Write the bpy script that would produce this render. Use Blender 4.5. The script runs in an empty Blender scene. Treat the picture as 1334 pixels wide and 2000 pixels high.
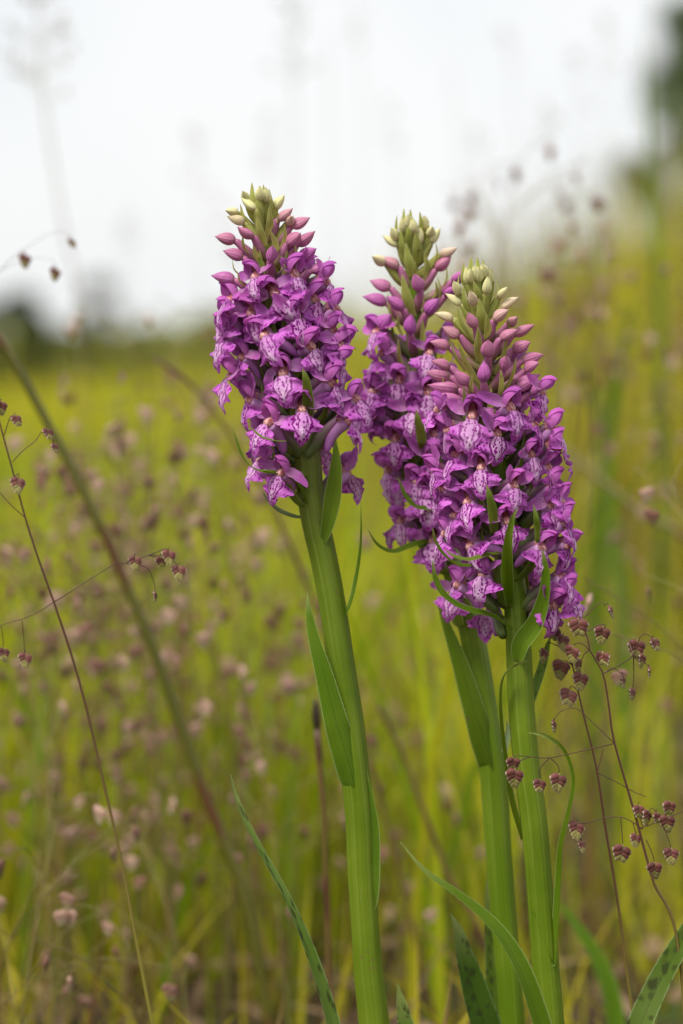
import bpy, math, random
import numpy as np
from mathutils import Vector, Matrix

random.seed(11)
rng = np.random.RandomState(11)
SC = bpy.context.scene
COL = SC.collection
MM = 0.001

# ------------------------------------------------------------------ camera
FOC = 0.7                                  # metres to the orchids
PX = 0.25 / 2000.0 / FOC                   # tangent per photo pixel
PITCH = math.atan(380 * PX)                # horizon sits 380 px above the centre
CZ = 0.2725
cam_d = bpy.data.cameras.new("camera")
cam = bpy.data.objects.new("camera", cam_d)
COL.objects.link(cam)
cam.location = (0, -FOC, CZ)
cam.rotation_euler = (math.pi / 2 - PITCH, 0, 0)
cam_d.sensor_fit = 'VERTICAL'
cam_d.sensor_height = 36.0
cam_d.lens = 36.0 * FOC / 0.25
cam_d.clip_start = 0.02
cam_d.clip_end = 2000
cam_d.dof.use_dof = True
cam_d.dof.focus_distance = 0.691
cam_d.dof.aperture_fstop = cam_d.lens / 11.5
cam_d.dof.aperture_blades = 7
SC.camera = cam

# ------------------------------------------------------------------ light
world = bpy.data.worlds.new("World")
SC.world = world
world.use_nodes = True
wn, wl = world.node_tree.nodes, world.node_tree.links
wn.clear()
SUN_EL, SUN_AZ = math.radians(56), math.radians(-142)   # azimuth from +Y towards +X
sky = wn.new('ShaderNodeTexSky')
sky.sky_type = 'NISHITA'
sky.sun_disc = False
sky.sun_elevation = SUN_EL
sky.sun_rotation = SUN_AZ
bg1 = wn.new('ShaderNodeBackground'); bg1.inputs[1].default_value = 0.05
wl.new(sky.outputs[0], bg1.inputs[0])
tc = wn.new('ShaderNodeTexCoord')
cn = wn.new('ShaderNodeTexNoise'); cn.inputs['Scale'].default_value = 5.0
cn.inputs['Detail'].default_value = 4.0
wl.new(tc.outputs['Generated'], cn.inputs['Vector'])
cr = wn.new('ShaderNodeValToRGB')
cr.color_ramp.elements[0].position = 0.3; cr.color_ramp.elements[0].color = (0.325, 0.336, 0.348, 1)
cr.color_ramp.elements[1].position = 0.62; cr.color_ramp.elements[1].color = (0.375, 0.377, 0.38, 1)
wl.new(cn.outputs[0], cr.inputs[0])
bg2 = wn.new('ShaderNodeBackground'); bg2.inputs[1].default_value = 1.0
wl.new(cr.outputs[0], bg2.inputs[0])
mxs = wn.new('ShaderNodeMixShader'); mxs.inputs[0].default_value = 0.93   # thick cloud cover
wl.new(bg1.outputs[0], mxs.inputs[1]); wl.new(bg2.outputs[0], mxs.inputs[2])
wo = wn.new('ShaderNodeOutputWorld')
wl.new(mxs.outputs[0], wo.inputs[0])

sun_d = bpy.data.lights.new("sun", 'SUN')
sun_d.energy = 1.5
sun_d.angle = math.radians(22)
sun_d.color = (1.0, 0.96, 0.88)
sun = bpy.data.objects.new("sun", sun_d)
COL.objects.link(sun)
sd = Vector((math.sin(SUN_AZ) * math.cos(SUN_EL), math.cos(SUN_AZ) * math.cos(SUN_EL), math.sin(SUN_EL)))
sun.rotation_euler = (-sd).to_track_quat('-Z', 'Y').to_euler()
sun.location = (0, 0, 3)

vs = SC.view_settings
vs.view_transform = 'Standard'
try: vs.look = 'None'
except Exception: pass
vs.exposure = 1.4
vs.gamma = 1.0
vs.use_curve_mapping = False
SC.cycles.use_denoising = True
try: SC.cycles.denoiser = 'OPENIMAGEDENOISE'
except Exception: pass
SC.cycles.max_bounces = 8
SC.cycles.transparent_max_bounces = 8
SC.cycles.transmission_bounces = 6

# ------------------------------------------------------------------ pixel -> world point at depth plane y = Y
_cp, _sp = math.cos(PITCH), math.sin(PITCH)
def at(px, py, Y=0.0):
    a, b = (px - 667) * PX, (1000 - py) * PX
    d = Vector((a, _cp + b * _sp, -_sp + b * _cp))
    t = (Y + FOC) / d.y
    return Vector((0, -FOC, CZ)) + d * t

# ------------------------------------------------------------------ node helpers
class NT:
    def __init__(s, name):
        s.m = bpy.data.materials.new(name); s.m.use_nodes = True
        s.t = s.m.node_tree; s.t.nodes.clear()
        s.out = s.t.nodes.new('ShaderNodeOutputMaterial')
    def n(s, typ, ins=None, **props):
        nd = s.t.nodes.new(typ)
        for k, v in props.items(): setattr(nd, k, v)
        for k, v in (ins or {}).items(): s.set(nd.inputs[k], v)
        return nd
    def set(s, sock, v):
        if hasattr(v, 'is_output'): s.t.links.new(v, sock)
        elif isinstance(v, (tuple, list)) and len(v) == 3 and sock.type == 'RGBA': sock.default_value = (*v, 1)
        else: sock.default_value = v
    def math(s, op, a, b=0.0, c=0.0, clamp=False):
        nd = s.t.nodes.new('ShaderNodeMath'); nd.operation = op; nd.use_clamp = clamp
        s.set(nd.inputs[0], a); s.set(nd.inputs[1], b); s.set(nd.inputs[2], c)
        return nd.outputs[0]
    def mix(s, f, a, b):
        nd = s.t.nodes.new('ShaderNodeMix'); nd.data_type = 'RGBA'
        s.set(nd.inputs[0], f); s.set(nd.inputs[6], a); s.set(nd.inputs[7], b)
        return nd.outputs[2]
    def ss(s, v, lo, hi):
        nd = s.t.nodes.new('ShaderNodeMapRange'); nd.interpolation_type = 'SMOOTHSTEP'
        s.set(nd.inputs[0], v); s.set(nd.inputs[1], lo); s.set(nd.inputs[2], hi)
        nd.inputs[3].default_value = 0; nd.inputs[4].default_value = 1
        return nd.outputs[0]
    def uv(s):
        u = s.t.nodes.new('ShaderNodeUVMap'); u.uv_map = 'UVMap'
        sp = s.t.nodes.new('ShaderNodeSeparateXYZ'); s.t.links.new(u.outputs[0], sp.inputs[0])
        return u.outputs[0], sp.outputs[0], sp.outputs[1]
    def noise(s, vec, scale, detail=2.0, rough=0.5, dim='3D', w=None):
        nd = s.n('ShaderNodeTexNoise', {'Scale': scale, 'Detail': detail, 'Roughness': rough}, noise_dimensions=dim)
        if vec is not None: s.t.links.new(vec, nd.inputs['Vector'])
        if w is not None: s.set(nd.inputs['W'], w)
        return nd.outputs[0]
    def rnd(s): return s.n('ShaderNodeObjectInfo').outputs['Random']
    def hsv(s, col, h=0.5, sa=1.0, v=1.0):
        return s.n('ShaderNodeHueSaturation', {'Hue': h, 'Saturation': sa, 'Value': v, 'Color': col}).outputs[0]
    def finish(s, col, rough=0.5, transl=0.0, tcol=None, bump=None, bstr=0.3, bdist=0.0002, spec=0.35, sheen=0.0, sss=0.0):
        p = s.n('ShaderNodeBsdfPrincipled', {'Base Color': col, 'Roughness': rough, 'Specular IOR Level': spec})
        if sheen: p.inputs['Sheen Weight'].default_value = sheen
        if sss:
            p.inputs['Subsurface Weight'].default_value = sss
            p.inputs['Subsurface Radius'].default_value = (1, 0.5, 0.6)
            p.inputs['Subsurface Scale'].default_value = 0.0008
        if bump is not None:
            b = s.n('ShaderNodeBump', {'Strength': bstr, 'Distance': bdist, 'Height': bump})
            s.t.links.new(b.outputs[0], p.inputs['Normal'])
        if transl > 0:
            t = s.n('ShaderNodeBsdfTranslucent', {'Color': tcol if tcol is not None else col})
            mx = s.n('ShaderNodeMixShader', {0: transl})
            s.t.links.new(p.outputs[0], mx.inputs[1]); s.t.links.new(t.outputs[0], mx.inputs[2])
            s.t.links.new(mx.outputs[0], s.out.inputs[0])
        else:
            s.t.links.new(p.outputs[0], s.out.inputs[0])
        return s.m

M = {}
def mat_petal():
    g = NT('orchid_petal'); uvv, u, v = g.uv(); r = g.rnd()
    au = g.math('ABSOLUTE', g.math('SUBTRACT', u, 0.5))
    base = g.mix(g.ss(v, 0.0, 0.75), (0.72, 0.40, 0.65), (0.60, 0.20, 0.57))
    base = g.mix(g.math('MULTIPLY', g.ss(au, 0.3, 0.5), 0.35), base, (0.70, 0.36, 0.72))
    wav = g.math('SINE', g.math('MULTIPLY', u, 46.0))
    base = g.mix(g.math('MULTIPLY', g.ss(wav, 0.4, 1.0), 0.28), base, (0.33, 0.07, 0.36))
    nz = g.noise(uvv, 9.0, 3.0, 0.6, '4D', g.math('MULTIPLY', r, 37.0))
    base = g.mix(g.math('MULTIPLY', g.ss(nz, 0.4, 0.75), 0.35), base, (0.36, 0.08, 0.42))
    vo = g.n('ShaderNodeTexVoronoi', {'Vector': uvv, 'Scale': 7.0, 'Randomness': 1.0})
    dots = g.math('MULTIPLY', g.math('LESS_THAN', vo.outputs['Distance'], 0.17), g.ss(nz, 0.42, 0.5))
    base = g.mix(g.math('MULTIPLY', dots, 0.8), base, (0.20, 0.02, 0.24))
    base = g.hsv(base, g.math('ADD', 0.488, g.math('MULTIPLY', r, 0.03)), 1.12, g.math('ADD', 0.84, g.math('MULTIPLY', r, 0.32)))
    return g.finish(base, 0.48, 0.42, None, g.math('ADD', wav, g.math('MULTIPLY', nz, 3.0)), 0.45, 0.00012, 0.16)
def mat_hood():
    g = NT('orchid_hood'); uvv, u, v = g.uv(); r = g.rnd()
    base = g.mix(g.ss(v, 0.1, 0.9), (0.65, 0.26, 0.60), (0.57, 0.175, 0.54))
    wav = g.math('SINE', g.math('MULTIPLY', u, 40.0))
    base = g.mix(g.math('MULTIPLY', g.ss(wav, 0.5, 1.0), 0.25), base, (0.30, 0.06, 0.34))
    base = g.hsv(base, g.math('ADD', 0.49, g.math('MULTIPLY', r, 0.025)), 1.12, g.math('ADD', 0.85, g.math('MULTIPLY', r, 0.3)))
    return g.finish(base, 0.42, 0.36, None, wav, 0.4, 0.00012, 0.2)
def mat_lip():
    # u: 0..1 over +-5 mm, v: 0..1 along the lip
    g = NT('orchid_lip'); uvv, u, v = g.uv(); r = g.rnd()
    x = g.math('MULTIPLY', g.math('SUBTRACT', u, 0.5), 10.0)             # mm
    w4 = g.math('MULTIPLY', r, 53.0)
    nz = g.noise(uvv, 6.0, 2.0, 0.6, '4D', w4)
    nz2 = g.noise(uvv, 16.0, 1.0, 0.5, '4D', g.math('ADD', w4, 9.0))
    xd = g.math('ADD', x, g.math('MULTIPLY', g.math('SUBTRACT', nz, 0.5), 1.5))
    ax = g.math('ABSOLUTE', xd)
    vd = g.math('ADD', v, g.math('MULTIPLY', g.math('SUBTRACT', nz2, 0.5), 0.10))
    # main loop: half width 1.95 mm swelling then closing on the middle lobe
    half = g.math('MULTIPLY', 2.15, g.math('SINE', g.math('MULTIPLY', g.math('ADD', g.math('MULTIPLY', vd, g.math('ADD', 1.0, g.math('MULTIPLY', g.math('FRACT', g.math('MULTIPLY', r, 13.7)), 0.35))), 0.22), 2.6)))
    d1 = g.math('SUBTRACT', ax, half)
    l1 = g.math('LESS_THAN', g.math('ABSOLUTE', d1), 0.26)
    l1 = g.math('MULTIPLY', l1, g.math('LESS_THAN', v, 0.72))
    d2 = g.math('SUBTRACT', ax, g.math('MULTIPLY', half, 0.46))
    l2 = g.math('MULTIPLY', g.math('LESS_THAN', g.math('ABSOLUTE', d2), 0.2), g.math('GREATER_THAN', nz2, 0.43))
    l2 = g.math('MULTIPLY', l2, g.math('LESS_THAN', v, 0.55))
    # dashes and dots
    off = g.n('ShaderNodeCombineXYZ', {0: w4, 1: g.math('MULTIPLY', r, 91.0)})
    mp = g.n('ShaderNodeMapping', {'Vector': uvv, 'Location': off.outputs[0], 'Scale': (12.0, 6.5, 1.0)})
    vo = g.n('ShaderNodeTexVoronoi', {'Vector': mp.outputs[0], 'Scale': 1.0, 'Randomness': 0.8}, voronoi_dimensions='2D')
    dots = g.math('MULTIPLY', g.math('LESS_THAN', vo.outputs['Distance'], 0.27), g.math('GREATER_THAN', nz, 0.47))
    dots = g.math('MULTIPLY', dots, g.math('GREATER_THAN', v, 0.08))
    mark = g.math('MAXIMUM', g.math('MAXIMUM', l1, l2), dots)
    inside = g.math('SUBTRACT', 1.0, g.ss(d1, -0.3, 0.9))
    inside = g.math('MULTIPLY', inside, g.math('SUBTRACT', 1.0, g.ss(v, 0.62, 0.95)))
    outc = g.mix(g.ss(nz, 0.35, 0.7), (0.59, 0.20, 0.58), (0.50, 0.13, 0.50))
    base = g.mix(g.math('MULTIPLY', inside, g.math('ADD', 0.55, g.math('MULTIPLY', g.math('FRACT', g.math('MULTIPLY', r, 7.3)), 0.45))), outc, (0.74, 0.44, 0.71))
    cen = g.math('MULTIPLY', g.math('SUBTRACT', 1.0, g.ss(ax, 0.1, 0.7)), g.ss(v, 0.38, 0.52))
    cen = g.math('MULTIPLY', cen, g.math('SUBTRACT', 1.0, g.ss(v, 0.7, 0.85)))
    base = g.mix(g.math('MULTIPLY', cen, 0.5), base, (0.86, 0.72, 0.84))
    base = g.mix(g.math('MULTIPLY', mark, g.math('ADD', 0.72, g.math('MULTIPLY', g.math('FRACT', g.math('MULTIPLY', r, 23.1)), 0.25))), base, (0.21, 0.008, 0.19))
    base = g.hsv(base, 0.5, 1.1, g.math('ADD', 0.88, g.math('MULTIPLY', r, 0.2)))
    return g.finish(base, 0.5, 0.25, None, g.math('ADD', nz2, nz), 0.5, 0.0003, 0.16)
def mat_column():
    g = NT('orchid_column'); uvv, u, v = g.uv(); nz = g.noise(uvv, 8.0, 2.0)
    base = g.mix(g.ss(nz, 0.42, 0.6), (0.60, 0.32, 0.29), (0.34, 0.09, 0.10))
    base = g.mix(g.ss(v, 0.42, 0.7), base, (0.13, 0.012, 0.02))
    return g.finish(base, 0.4, 0.0, spec=0.4)
def mat_ovary():
    g = NT('orchid_ovary'); uvv, u, v = g.uv(); r = g.rnd()
    base = g.mix(g.ss(v, 0.1, 0.9), (0.10, 0.14, 0.03), (0.22, 0.09, 0.17))
    base = g.mix(g.math('MULTIPLY', g.ss(g.math('SINE', g.math('ADD', g.math('MULTIPLY', u, 19.0), g.math('MULTIPLY', v, 5.0))), 0.3, 1.0), 0.4), base, (0.05, 0.07, 0.02))
    return g.finish(base, 0.45, 0.0)
def mat_spur():
    g = NT('orchid_spur'); uvv, u, v = g.uv()
    return g.finish(g.mix(v, (0.50, 0.25, 0.48), (0.36, 0.10, 0.38)), 0.45, 0.0)
def mat_bud():
    g = NT('orchid_bud'); uvv, u, v = g.uv(); oi = g.n('ShaderNodeObjectInfo'); r = oi.outputs['Random']
    sp = g.n('ShaderNodeSeparateColor', {0: oi.outputs['Color']}); t = sp.outputs[0]
    c = g.mix(g.ss(t, 0.0, 0.45), (0.72, 0.69, 0.36), (0.64, 0.46, 0.35))
    c = g.mix(g.ss(t, 0.3, 0.62), c, (0.48, 0.175, 0.29))
    c = g.mix(g.ss(t, 0.62, 0.95), c, (0.42, 0.10, 0.38))
    nz = g.noise(uvv, 7.0, 3.0, 0.6, '4D', g.math('MULTIPLY', r, 31.0))
    c = g.mix(g.math('MULTIPLY', g.ss(nz, 0.35, 0.7), 0.3), c, g.hsv(c, 0.5, 1.1, 0.7))
    c = g.mix(g.math('MULTIPLY', g.ss(v, 0.8, 1.0), 0.45), c, g.hsv(c, 0.5, 0.9, 0.6))
    c = g.mix(g.math('MULTIPLY', g.math('SUBTRACT', 1.0, g.ss(v, 0.0, 0.25)), 0.35), c, (0.30, 0.30, 0.12))
    st = g.math('SINE', g.math('MULTIPLY', u, 75.4))
    seam = g.math('ABSOLUTE', g.math('SUBTRACT', g.math('FRACT', g.math('ADD', g.math('MULTIPLY', u, 3.0), g.math('MULTIPLY', v, 0.25))), 0.5))
    c = g.mix(g.math('MULTIPLY', g.math('SUBTRACT', 1.0, g.ss(seam, 0.0, 0.055)), 0.6), c, g.hsv(c, 0.5, 1.15, 0.5))
    c = g.mix(g.math('MULTIPLY', g.ss(st, 0.5, 1.0), 0.12), c, g.hsv(c, 0.5, 1.1, 0.6))
    return g.finish(c, 0.42, 0.0, None, g.math('ADD', st, g.math('MULTIPLY', nz, 4.0)), 0.3, 0.0001, 0.25, 0.0, 0.25)
def mat_green(name, c1, c2, c3, stripes=60.0, transl=0.3, spots=0.0, rough=0.42, tip=None, edge=True):
    g = NT(name); uvv, u, v = g.uv(); r = g.rnd()
    oc = g.n('ShaderNodeTexCoord').outputs['Object']
    nz = g.noise(oc, 130.0, 4.0, 0.6)
    nb = g.noise(oc, 35.0, 2.0, 0.5)
    c = g.mix(g.ss(nb, 0.35, 0.68), c1, c2)
    st = g.math('SINE', g.math('MULTIPLY', u, stripes))
    c = g.mix(g.math('MULTIPLY', g.math('MULTIPLY', g.ss(st, 0.7, 1.0), g.ss(nb, 0.3, 0.6)), 0.32), c, c3)
    c = g.mix(g.math('MULTIPLY', g.ss(nz, 0.45, 0.75), 0.3), c, g.hsv(c, 0.49, 1.0, 1.35))
    mps = g.n('ShaderNodeMapping', {'Vector': uvv, 'Scale': (stripes * 0.9, 5.0, 1.0)})
    strk = g.noise(mps.outputs[0], 1.0, 3.0, 0.6)
    c = g.mix(g.math('MULTIPLY', g.ss(strk, 0.5, 0.7), 0.28), c, c3)
    c = g.mix(g.math('MULTIPLY', g.ss(strk, 0.5, 0.3), 0.35), c, g.hsv(c, 0.5, 1.05, 0.62))
    if not edge: c = g.mix(g.math('MULTIPLY', g.ss(v, 0.35, 0.65), 0.4), c, g.mix(g.ss(nb, 0.35, 0.68), c1, c2))
    if not edge: c = g.mix(g.math('MULTIPLY', g.math('MULTIPLY', g.math('SUBTRACT', 1.0, g.ss(v, 0.1, 0.4)), g.ss(nb, 0.4, 0.6)), 0.5), c, (0.10, 0.075, 0.035))
    sc_ = g.noise(oc, 420.0, 2.0, 0.5)
    c = g.mix(g.math('MULTIPLY', g.ss(sc_, 0.70, 0.76), 0.6), c, (0.16, 0.11, 0.04))
    if edge:
        au = g.math('ABSOLUTE', g.math('SUBTRACT', u, 0.5))
        c = g.mix(g.math('MULTIPLY', g.ss(au, 0.43, 0.49), 0.75), c, g.hsv(c3, 0.5, 0.8, 1.5))
        c = g.mix(g.math('MULTIPLY', g.math('SUBTRACT', 1.0, g.ss(au, 0.0, 0.05)), 0.45), c, g.hsv(c, 0.5, 1.0, 0.55))
    if tip is not None: c = g.mix(g.math('MULTIPLY', g.ss(v, 0.86, 1.0), 0.7), c, tip)
    if spots > 0:
        mp = g.n('ShaderNodeMapping', {'Vector': uvv, 'Scale': (2.6, 40.0, 1.0)})
        wob = g.n('ShaderNodeTexNoise', {'Vector': mp.outputs[0], 'Scale': 1.3, 'Detail': 3.0})
        mv = g.n('ShaderNodeMix', {0: 0.45, 4: mp.outputs[0], 5: wob.outputs['Color']}, data_type='VECTOR')
        vo = g.n('ShaderNodeTexVoronoi', {'Vector': mv.outputs[1], 'Scale': 1.5, 'Randomness': 1.0})
        jag = g.math('ADD', vo.outputs['Distance'], g.math('MULTIPLY', g.math('SUBTRACT', nz, 0.5), 0.7))
        s_ = g.math('MULTIPLY', g.math('SUBTRACT', 1.0, g.ss(jag, 0.14, 0.46)), g.ss(nb, 0.26, 0.42))
        c = g.mix(g.math('MULTIPLY', s_, spots), c, (0.03, 0.032, 0.013))
    c = g.hsv(c, g.math('ADD', 0.492, g.math('MULTIPLY', r, 0.016)), 1.0, g.math('ADD', 0.88, g.math('MULTIPLY', r, 0.24)))
    return g.finish(c, rough, transl, g.hsv(c, 0.485, 1.05, 1.5), g.math('ADD', st, g.math('MULTIPLY', nz, 2.5)), 0.35, 0.00015, 0.22)

M['petal'] = mat_petal(); M['hood'] = mat_hood(); M['lip'] = mat_lip(); M['column'] = mat_column()
M['ovary'] = mat_ovary(); M['spur'] = mat_spur(); M['bud'] = mat_bud()
_g = NT('bud_ovary'); _uv, _u, _v = _g.uv()
M['bud_ovary'] = _g.finish(_g.mix(_g.ss(_v, 0.2, 0.8), (0.20, 0.17, 0.06), (0.40, 0.13, 0.26)), 0.45)
M['stem'] = mat_green('orchid_stem', (0.095, 0.165, 0.005), (0.14, 0.21, 0.012), (0.24, 0.31, 0.06), 44.0, 0.0, 0.0, 0.40, None, False)
M['leaf'] = mat_green('orchid_leaf', (0.09, 0.165, 0.005), (0.12, 0.195, 0.010), (0.19, 0.26, 0.045), 70.0, 0.35, 0.0, 0.5, (0.30, 0.33, 0.10))
M['pale_leaf'] = mat_green('orchid_pale_leaf', (0.17, 0.24, 0.10), (0.21, 0.29, 0.14), (0.30, 0.36, 0.2), 60.0, 0.3, 0.0, 0.5, None)
M['spot_leaf'] = mat_green('orchid_spotted_leaf', (0.085, 0.155, 0.015), (0.12, 0.19, 0.035), (0.17, 0.25, 0.08), 70.0, 0.35, 0.75, 0.42, (0.28, 0.32, 0.1))
M['dark_leaf'] = mat_green('orchid_dark_leaf', (0.035, 0.085, 0.006), (0.05, 0.11, 0.012), (0.075, 0.14, 0.025), 70.0, 0.3, 0.7, 0.42, (0.2, 0.24, 0.08))
M['bract'] = mat_green('orchid_bract', (0.13, 0.20, 0.02), (0.19, 0.25, 0.04), (0.25, 0.30, 0.08), 40.0, 0.32, 0.0, 0.45, (0.33, 0.27, 0.12))
M['top_bract'] = mat_green('orchid_top_bract', (0.34, 0.38, 0.085), (0.46, 0.47, 0.14), (0.52, 0.52, 0.22), 40.0, 0.35, 0.0, 0.48, (0.56, 0.48, 0.26))

# ------------------------------------------------------------------ mesh helpers
class MB:
    def __init__(s): s.v = []; s.f = []; s.uv = []; s.mi = []
    def grid(s, P, UV, mi=0, close=False):
        P = np.asarray(P, float); R, C_ = P.shape[:2]; o = len(s.v)
        s.v.extend(map(tuple, P.reshape(-1, 3)))
        cc = C_ if close else C_ - 1
        for i in range(R - 1):
            for j in range(cc):
                j2 = (j + 1) % C_
                s.f.append((o + i * C_ + j, o + i * C_ + j2, o + (i + 1) * C_ + j2, o + (i + 1) * C_ + j))
                ub = UV[i][j][0]; un = UV[i][j + 1][0] if j + 1 < len(UV[i]) else 1.0
                s.uv.append(((ub, UV[i][j][1]), (un, UV[i][j][1]), (un, UV[i + 1][j][1]), (ub, UV[i + 1][j][1])))
                s.mi.append(mi)
        return s
    def tube(s, pts, rad, n=6, mi=0, prof=None, v0=0.0, v1=1.0, cap=True):
        pts = [Vector(p) for p in pts]; R = len(pts)
        tans = [(pts[min(i + 1, R - 1)] - pts[max(i - 1, 0)]).normalized() for i in range(R)]
        up = Vector((0, 0, 1)) if abs(tans[0].z) < 0.9 else Vector((1, 0, 0))
        nrm = (up - tans[0] * up.dot(tans[0])).normalized()
        rows, uvs = [], []
        for i in range(R):
            nrm = (nrm - tans[i] * nrm.dot(tans[i])).normalized(); bi = tans[i].cross(nrm)
            row = []
            for j in range(n):
                a = 2 * math.pi * j / n
                k = rad[i] * (prof(a, i / (R - 1)) if prof else 1.0)
                row.append(tuple(pts[i] + (nrm * math.cos(a) + bi * math.sin(a)) * k))
            rows.append(row)
            vv = v0 + (v1 - v0) * i / (R - 1)
            uvs.append([(j / n, vv) for j in range(n)])
        o = len(s.v)
        s.grid(rows, uvs, mi, True)
        if cap:
            for base, rev in ((o, True), (o + (R - 1) * n, False)):
                idx = list(range(base, base + n))
                if rev: idx.reverse()
                s.f.append(tuple(idx)); s.uv.append(tuple((0.5, v0 if rev else v1) for _ in idx)); s.mi.append(mi)
        return s
    def mesh(s, name, mats, smooth=True):
        me = bpy.data.meshes.new(name)
        me.from_pydata(s.v, [], s.f)
        ul = me.uv_layers.new(name='UVMap')
        flat = [c for f in s.uv for p in f for c in p]
        ul.data.foreach_set('uv', flat)
        me.polygons.foreach_set('material_index', s.mi)
        if smooth: me.polygons.foreach_set('use_smooth', [True] * len(s.f))
        for m in mats: me.materials.append(m)
        me.update()
        return me

def link(name, me, parent=None, mw=None):
    """mw: world matrix; parents are unrotated or handled through their own world matrix kept in W"""
    o = bpy.data.objects.new(name, me); COL.objects.link(o)
    mw = mw if mw is not None else Matrix.Identity(4)
    W[o.name] = mw.copy()
    if parent is not None:
        o.parent = parent
        o.matrix_parent_inverse = W[parent.name].inverted()
        o.matrix_basis = mw
    else:
        o.matrix_basis = mw
    return o
W = {}
def thing(name, label, cat, loc, group=None):
    o = link(name, None, None, Matrix.Translation(loc))
    o.empty_display_size = 0.01
    o['label'] = label; o['category'] = cat
    if group: o['group'] = group
    return o
def tag(o, label, cat, group=None):
    o['label'] = label; o['category'] = cat
    if group: o['group'] = group
    return o

def crom(P, n):
    """Catmull-Rom resample of a list of tuples (any dimension)"""
    P = np.asarray(P, float); K = len(P)
    if K == 2:
        t = np.linspace(0, 1, n)[:, None]; return P[0] * (1 - t) + P[1] * t
    E = np.vstack([2 * P[0] - P[1], P, 2 * P[-1] - P[-2]])
    seg = np.linalg.norm(np.diff(P[:, :2 if P.shape[1] < 3 else 3], axis=0), axis=1); cum = np.concatenate([[0], np.cumsum(seg)])
    out = []
    for d in np.linspace(0, cum[-1], n):
        i = min(max(int(np.searchsorted(cum, d, 'right')) - 1, 0), K - 2)
        t = (d - cum[i]) / max(seg[i], 1e-9)
        p0, p1, p2, p3 = E[i], E[i + 1], E[i + 2], E[i + 3]
        out.append(0.5 * (2 * p1 + (p2 - p0) * t + (2 * p0 - 5 * p1 + 4 * p2 - p3) * t * t + (3 * p1 - p0 - 3 * p2 + p3) * t ** 3))
    return np.array(out)

def blade(mb, pts, wid, face, fold=0.25, fold0=None, n=None, cols=5, teeth=0.0, twist=0.0, mi=0, wave=0.0):
    """a leaf: pts (n,3) along the midrib base->tip, wid full widths, face = direction the upper side looks"""
    R = len(pts); pts = [Vector(p) for p in pts]; rows, uvs = [], []
    for i in range(R):
        t = (pts[min(i + 1, R - 1)] - pts[max(i - 1, 0)]).normalized()
        f = Vector(face)
        sd_ = t.cross(f)
        if sd_.length < 1e-5: sd_ = t.cross(Vector((1, 0.1, 0)))
        sd_.normalize(); nn = sd_.cross(t).normalized()
        vv = i / (R - 1)
        if twist:
            a = twist * vv; sd_, nn = sd_ * math.cos(a) + nn * math.sin(a), nn * math.cos(a) - sd_ * math.sin(a)
        row, ur = [], []
        for j in range(cols):
            u = -1 + 2 * j / (cols - 1)
            w = wid[i] / 2
            if abs(u) == 1 and teeth: w += teeth * (0.5 if i % 2 else -0.5)
            fo = fold if fold0 is None else fold0 + (fold - fold0) * min(1.0, vv / .35)
            lift = abs(u) ** 1.5 * fo * wid[i] / 2 + wave * math.sin(vv * 17 + u * 1.3) * abs(u) ** 2 * wid[i]
            row.append(tuple(pts[i] + sd_ * (u * w) + nn * lift)); ur.append((j / (cols - 1), vv))
        rows.append(row); uvs.append(ur)
    mb.grid(rows, uvs, mi)
    return mb

# ------------------------------------------------------------------ ground, hill
def hgt(x, y):
    r2 = ((x - 17) / 12.0) ** 2 + ((y - 52) / 30.0) ** 2
    h = 4.2 * math.exp(-r2)
    d = max(0.0, y - 3.0)
    h -= 1.6 * (1 - math.exp(-(d / 30.0) ** 1.4)) / (1 + math.exp((x - 2) * 0.5))   # the meadow falls away on the left
    near = math.hypot(x, y)
    k = min(1.0, near / 1.2)
    h += k * (0.012 * math.sin(x * 5.1 + 1.3) * math.cos(y * 4.3) + 0.02 * math.sin(x * 1.1 - y * 0.9))
    return h

def mat_ground():
    g = NT('meadow_ground')
    oc = g.n('ShaderNodeTexCoord').outputs['Object']
    n1 = g.noise(oc, 14.0, 6.0, 0.65); n2 = g.noise(oc, 1.3, 4.0, 0.6); n3 = g.noise(oc, 160.0, 3.0, 0.6)
    soil = g.mix(n3, (0.028, 0.019, 0.010), (0.10, 0.066, 0.034))
    soil = g.mix(g.ss(n1, 0.45, 0.62), soil, (0.055, 0.085, 0.016))
    turf = g.mix(g.ss(n2, 0.35, 0.65), (0.22, 0.26, 0.02), (0.36, 0.34, 0.03))
    sp = g.n('ShaderNodeSeparateXYZ', {0: oc})
    far = g.ss(g.math('ADD', sp.outputs[1], g.math('MULTIPLY', n2, 1.2)), 2.2, 4.0)
    return g.finish(g.mix(far, soil, turf), 0.9, 0.0, None, g.math('ADD', n1, n3), 0.8, 0.006, 0.15)
M['ground'] = mat_ground()
def axis(lo, hi, c, fine, n):
    t = np.linspace(-1, 1, n); s = np.sign(t) * (np.abs(t) * fine + (np.abs(t) ** 5) * (1 - fine))
    return np.where(s < 0, c + s * (c - lo), c + s * (hi - c))
gx = axis(-160, 160, 0.0, 0.012, 121); gy = axis(-60, 420, 0.4, 0.012, 151)
mb = MB()
mb.grid([[(x, y, hgt(x, y)) for x in gx] for y in gy], [[(0, 0)] * len(gx)] * len(gy))
o = link('ground', mb.mesh('ground', [M['ground']])); o['kind'] = 'structure'

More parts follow.
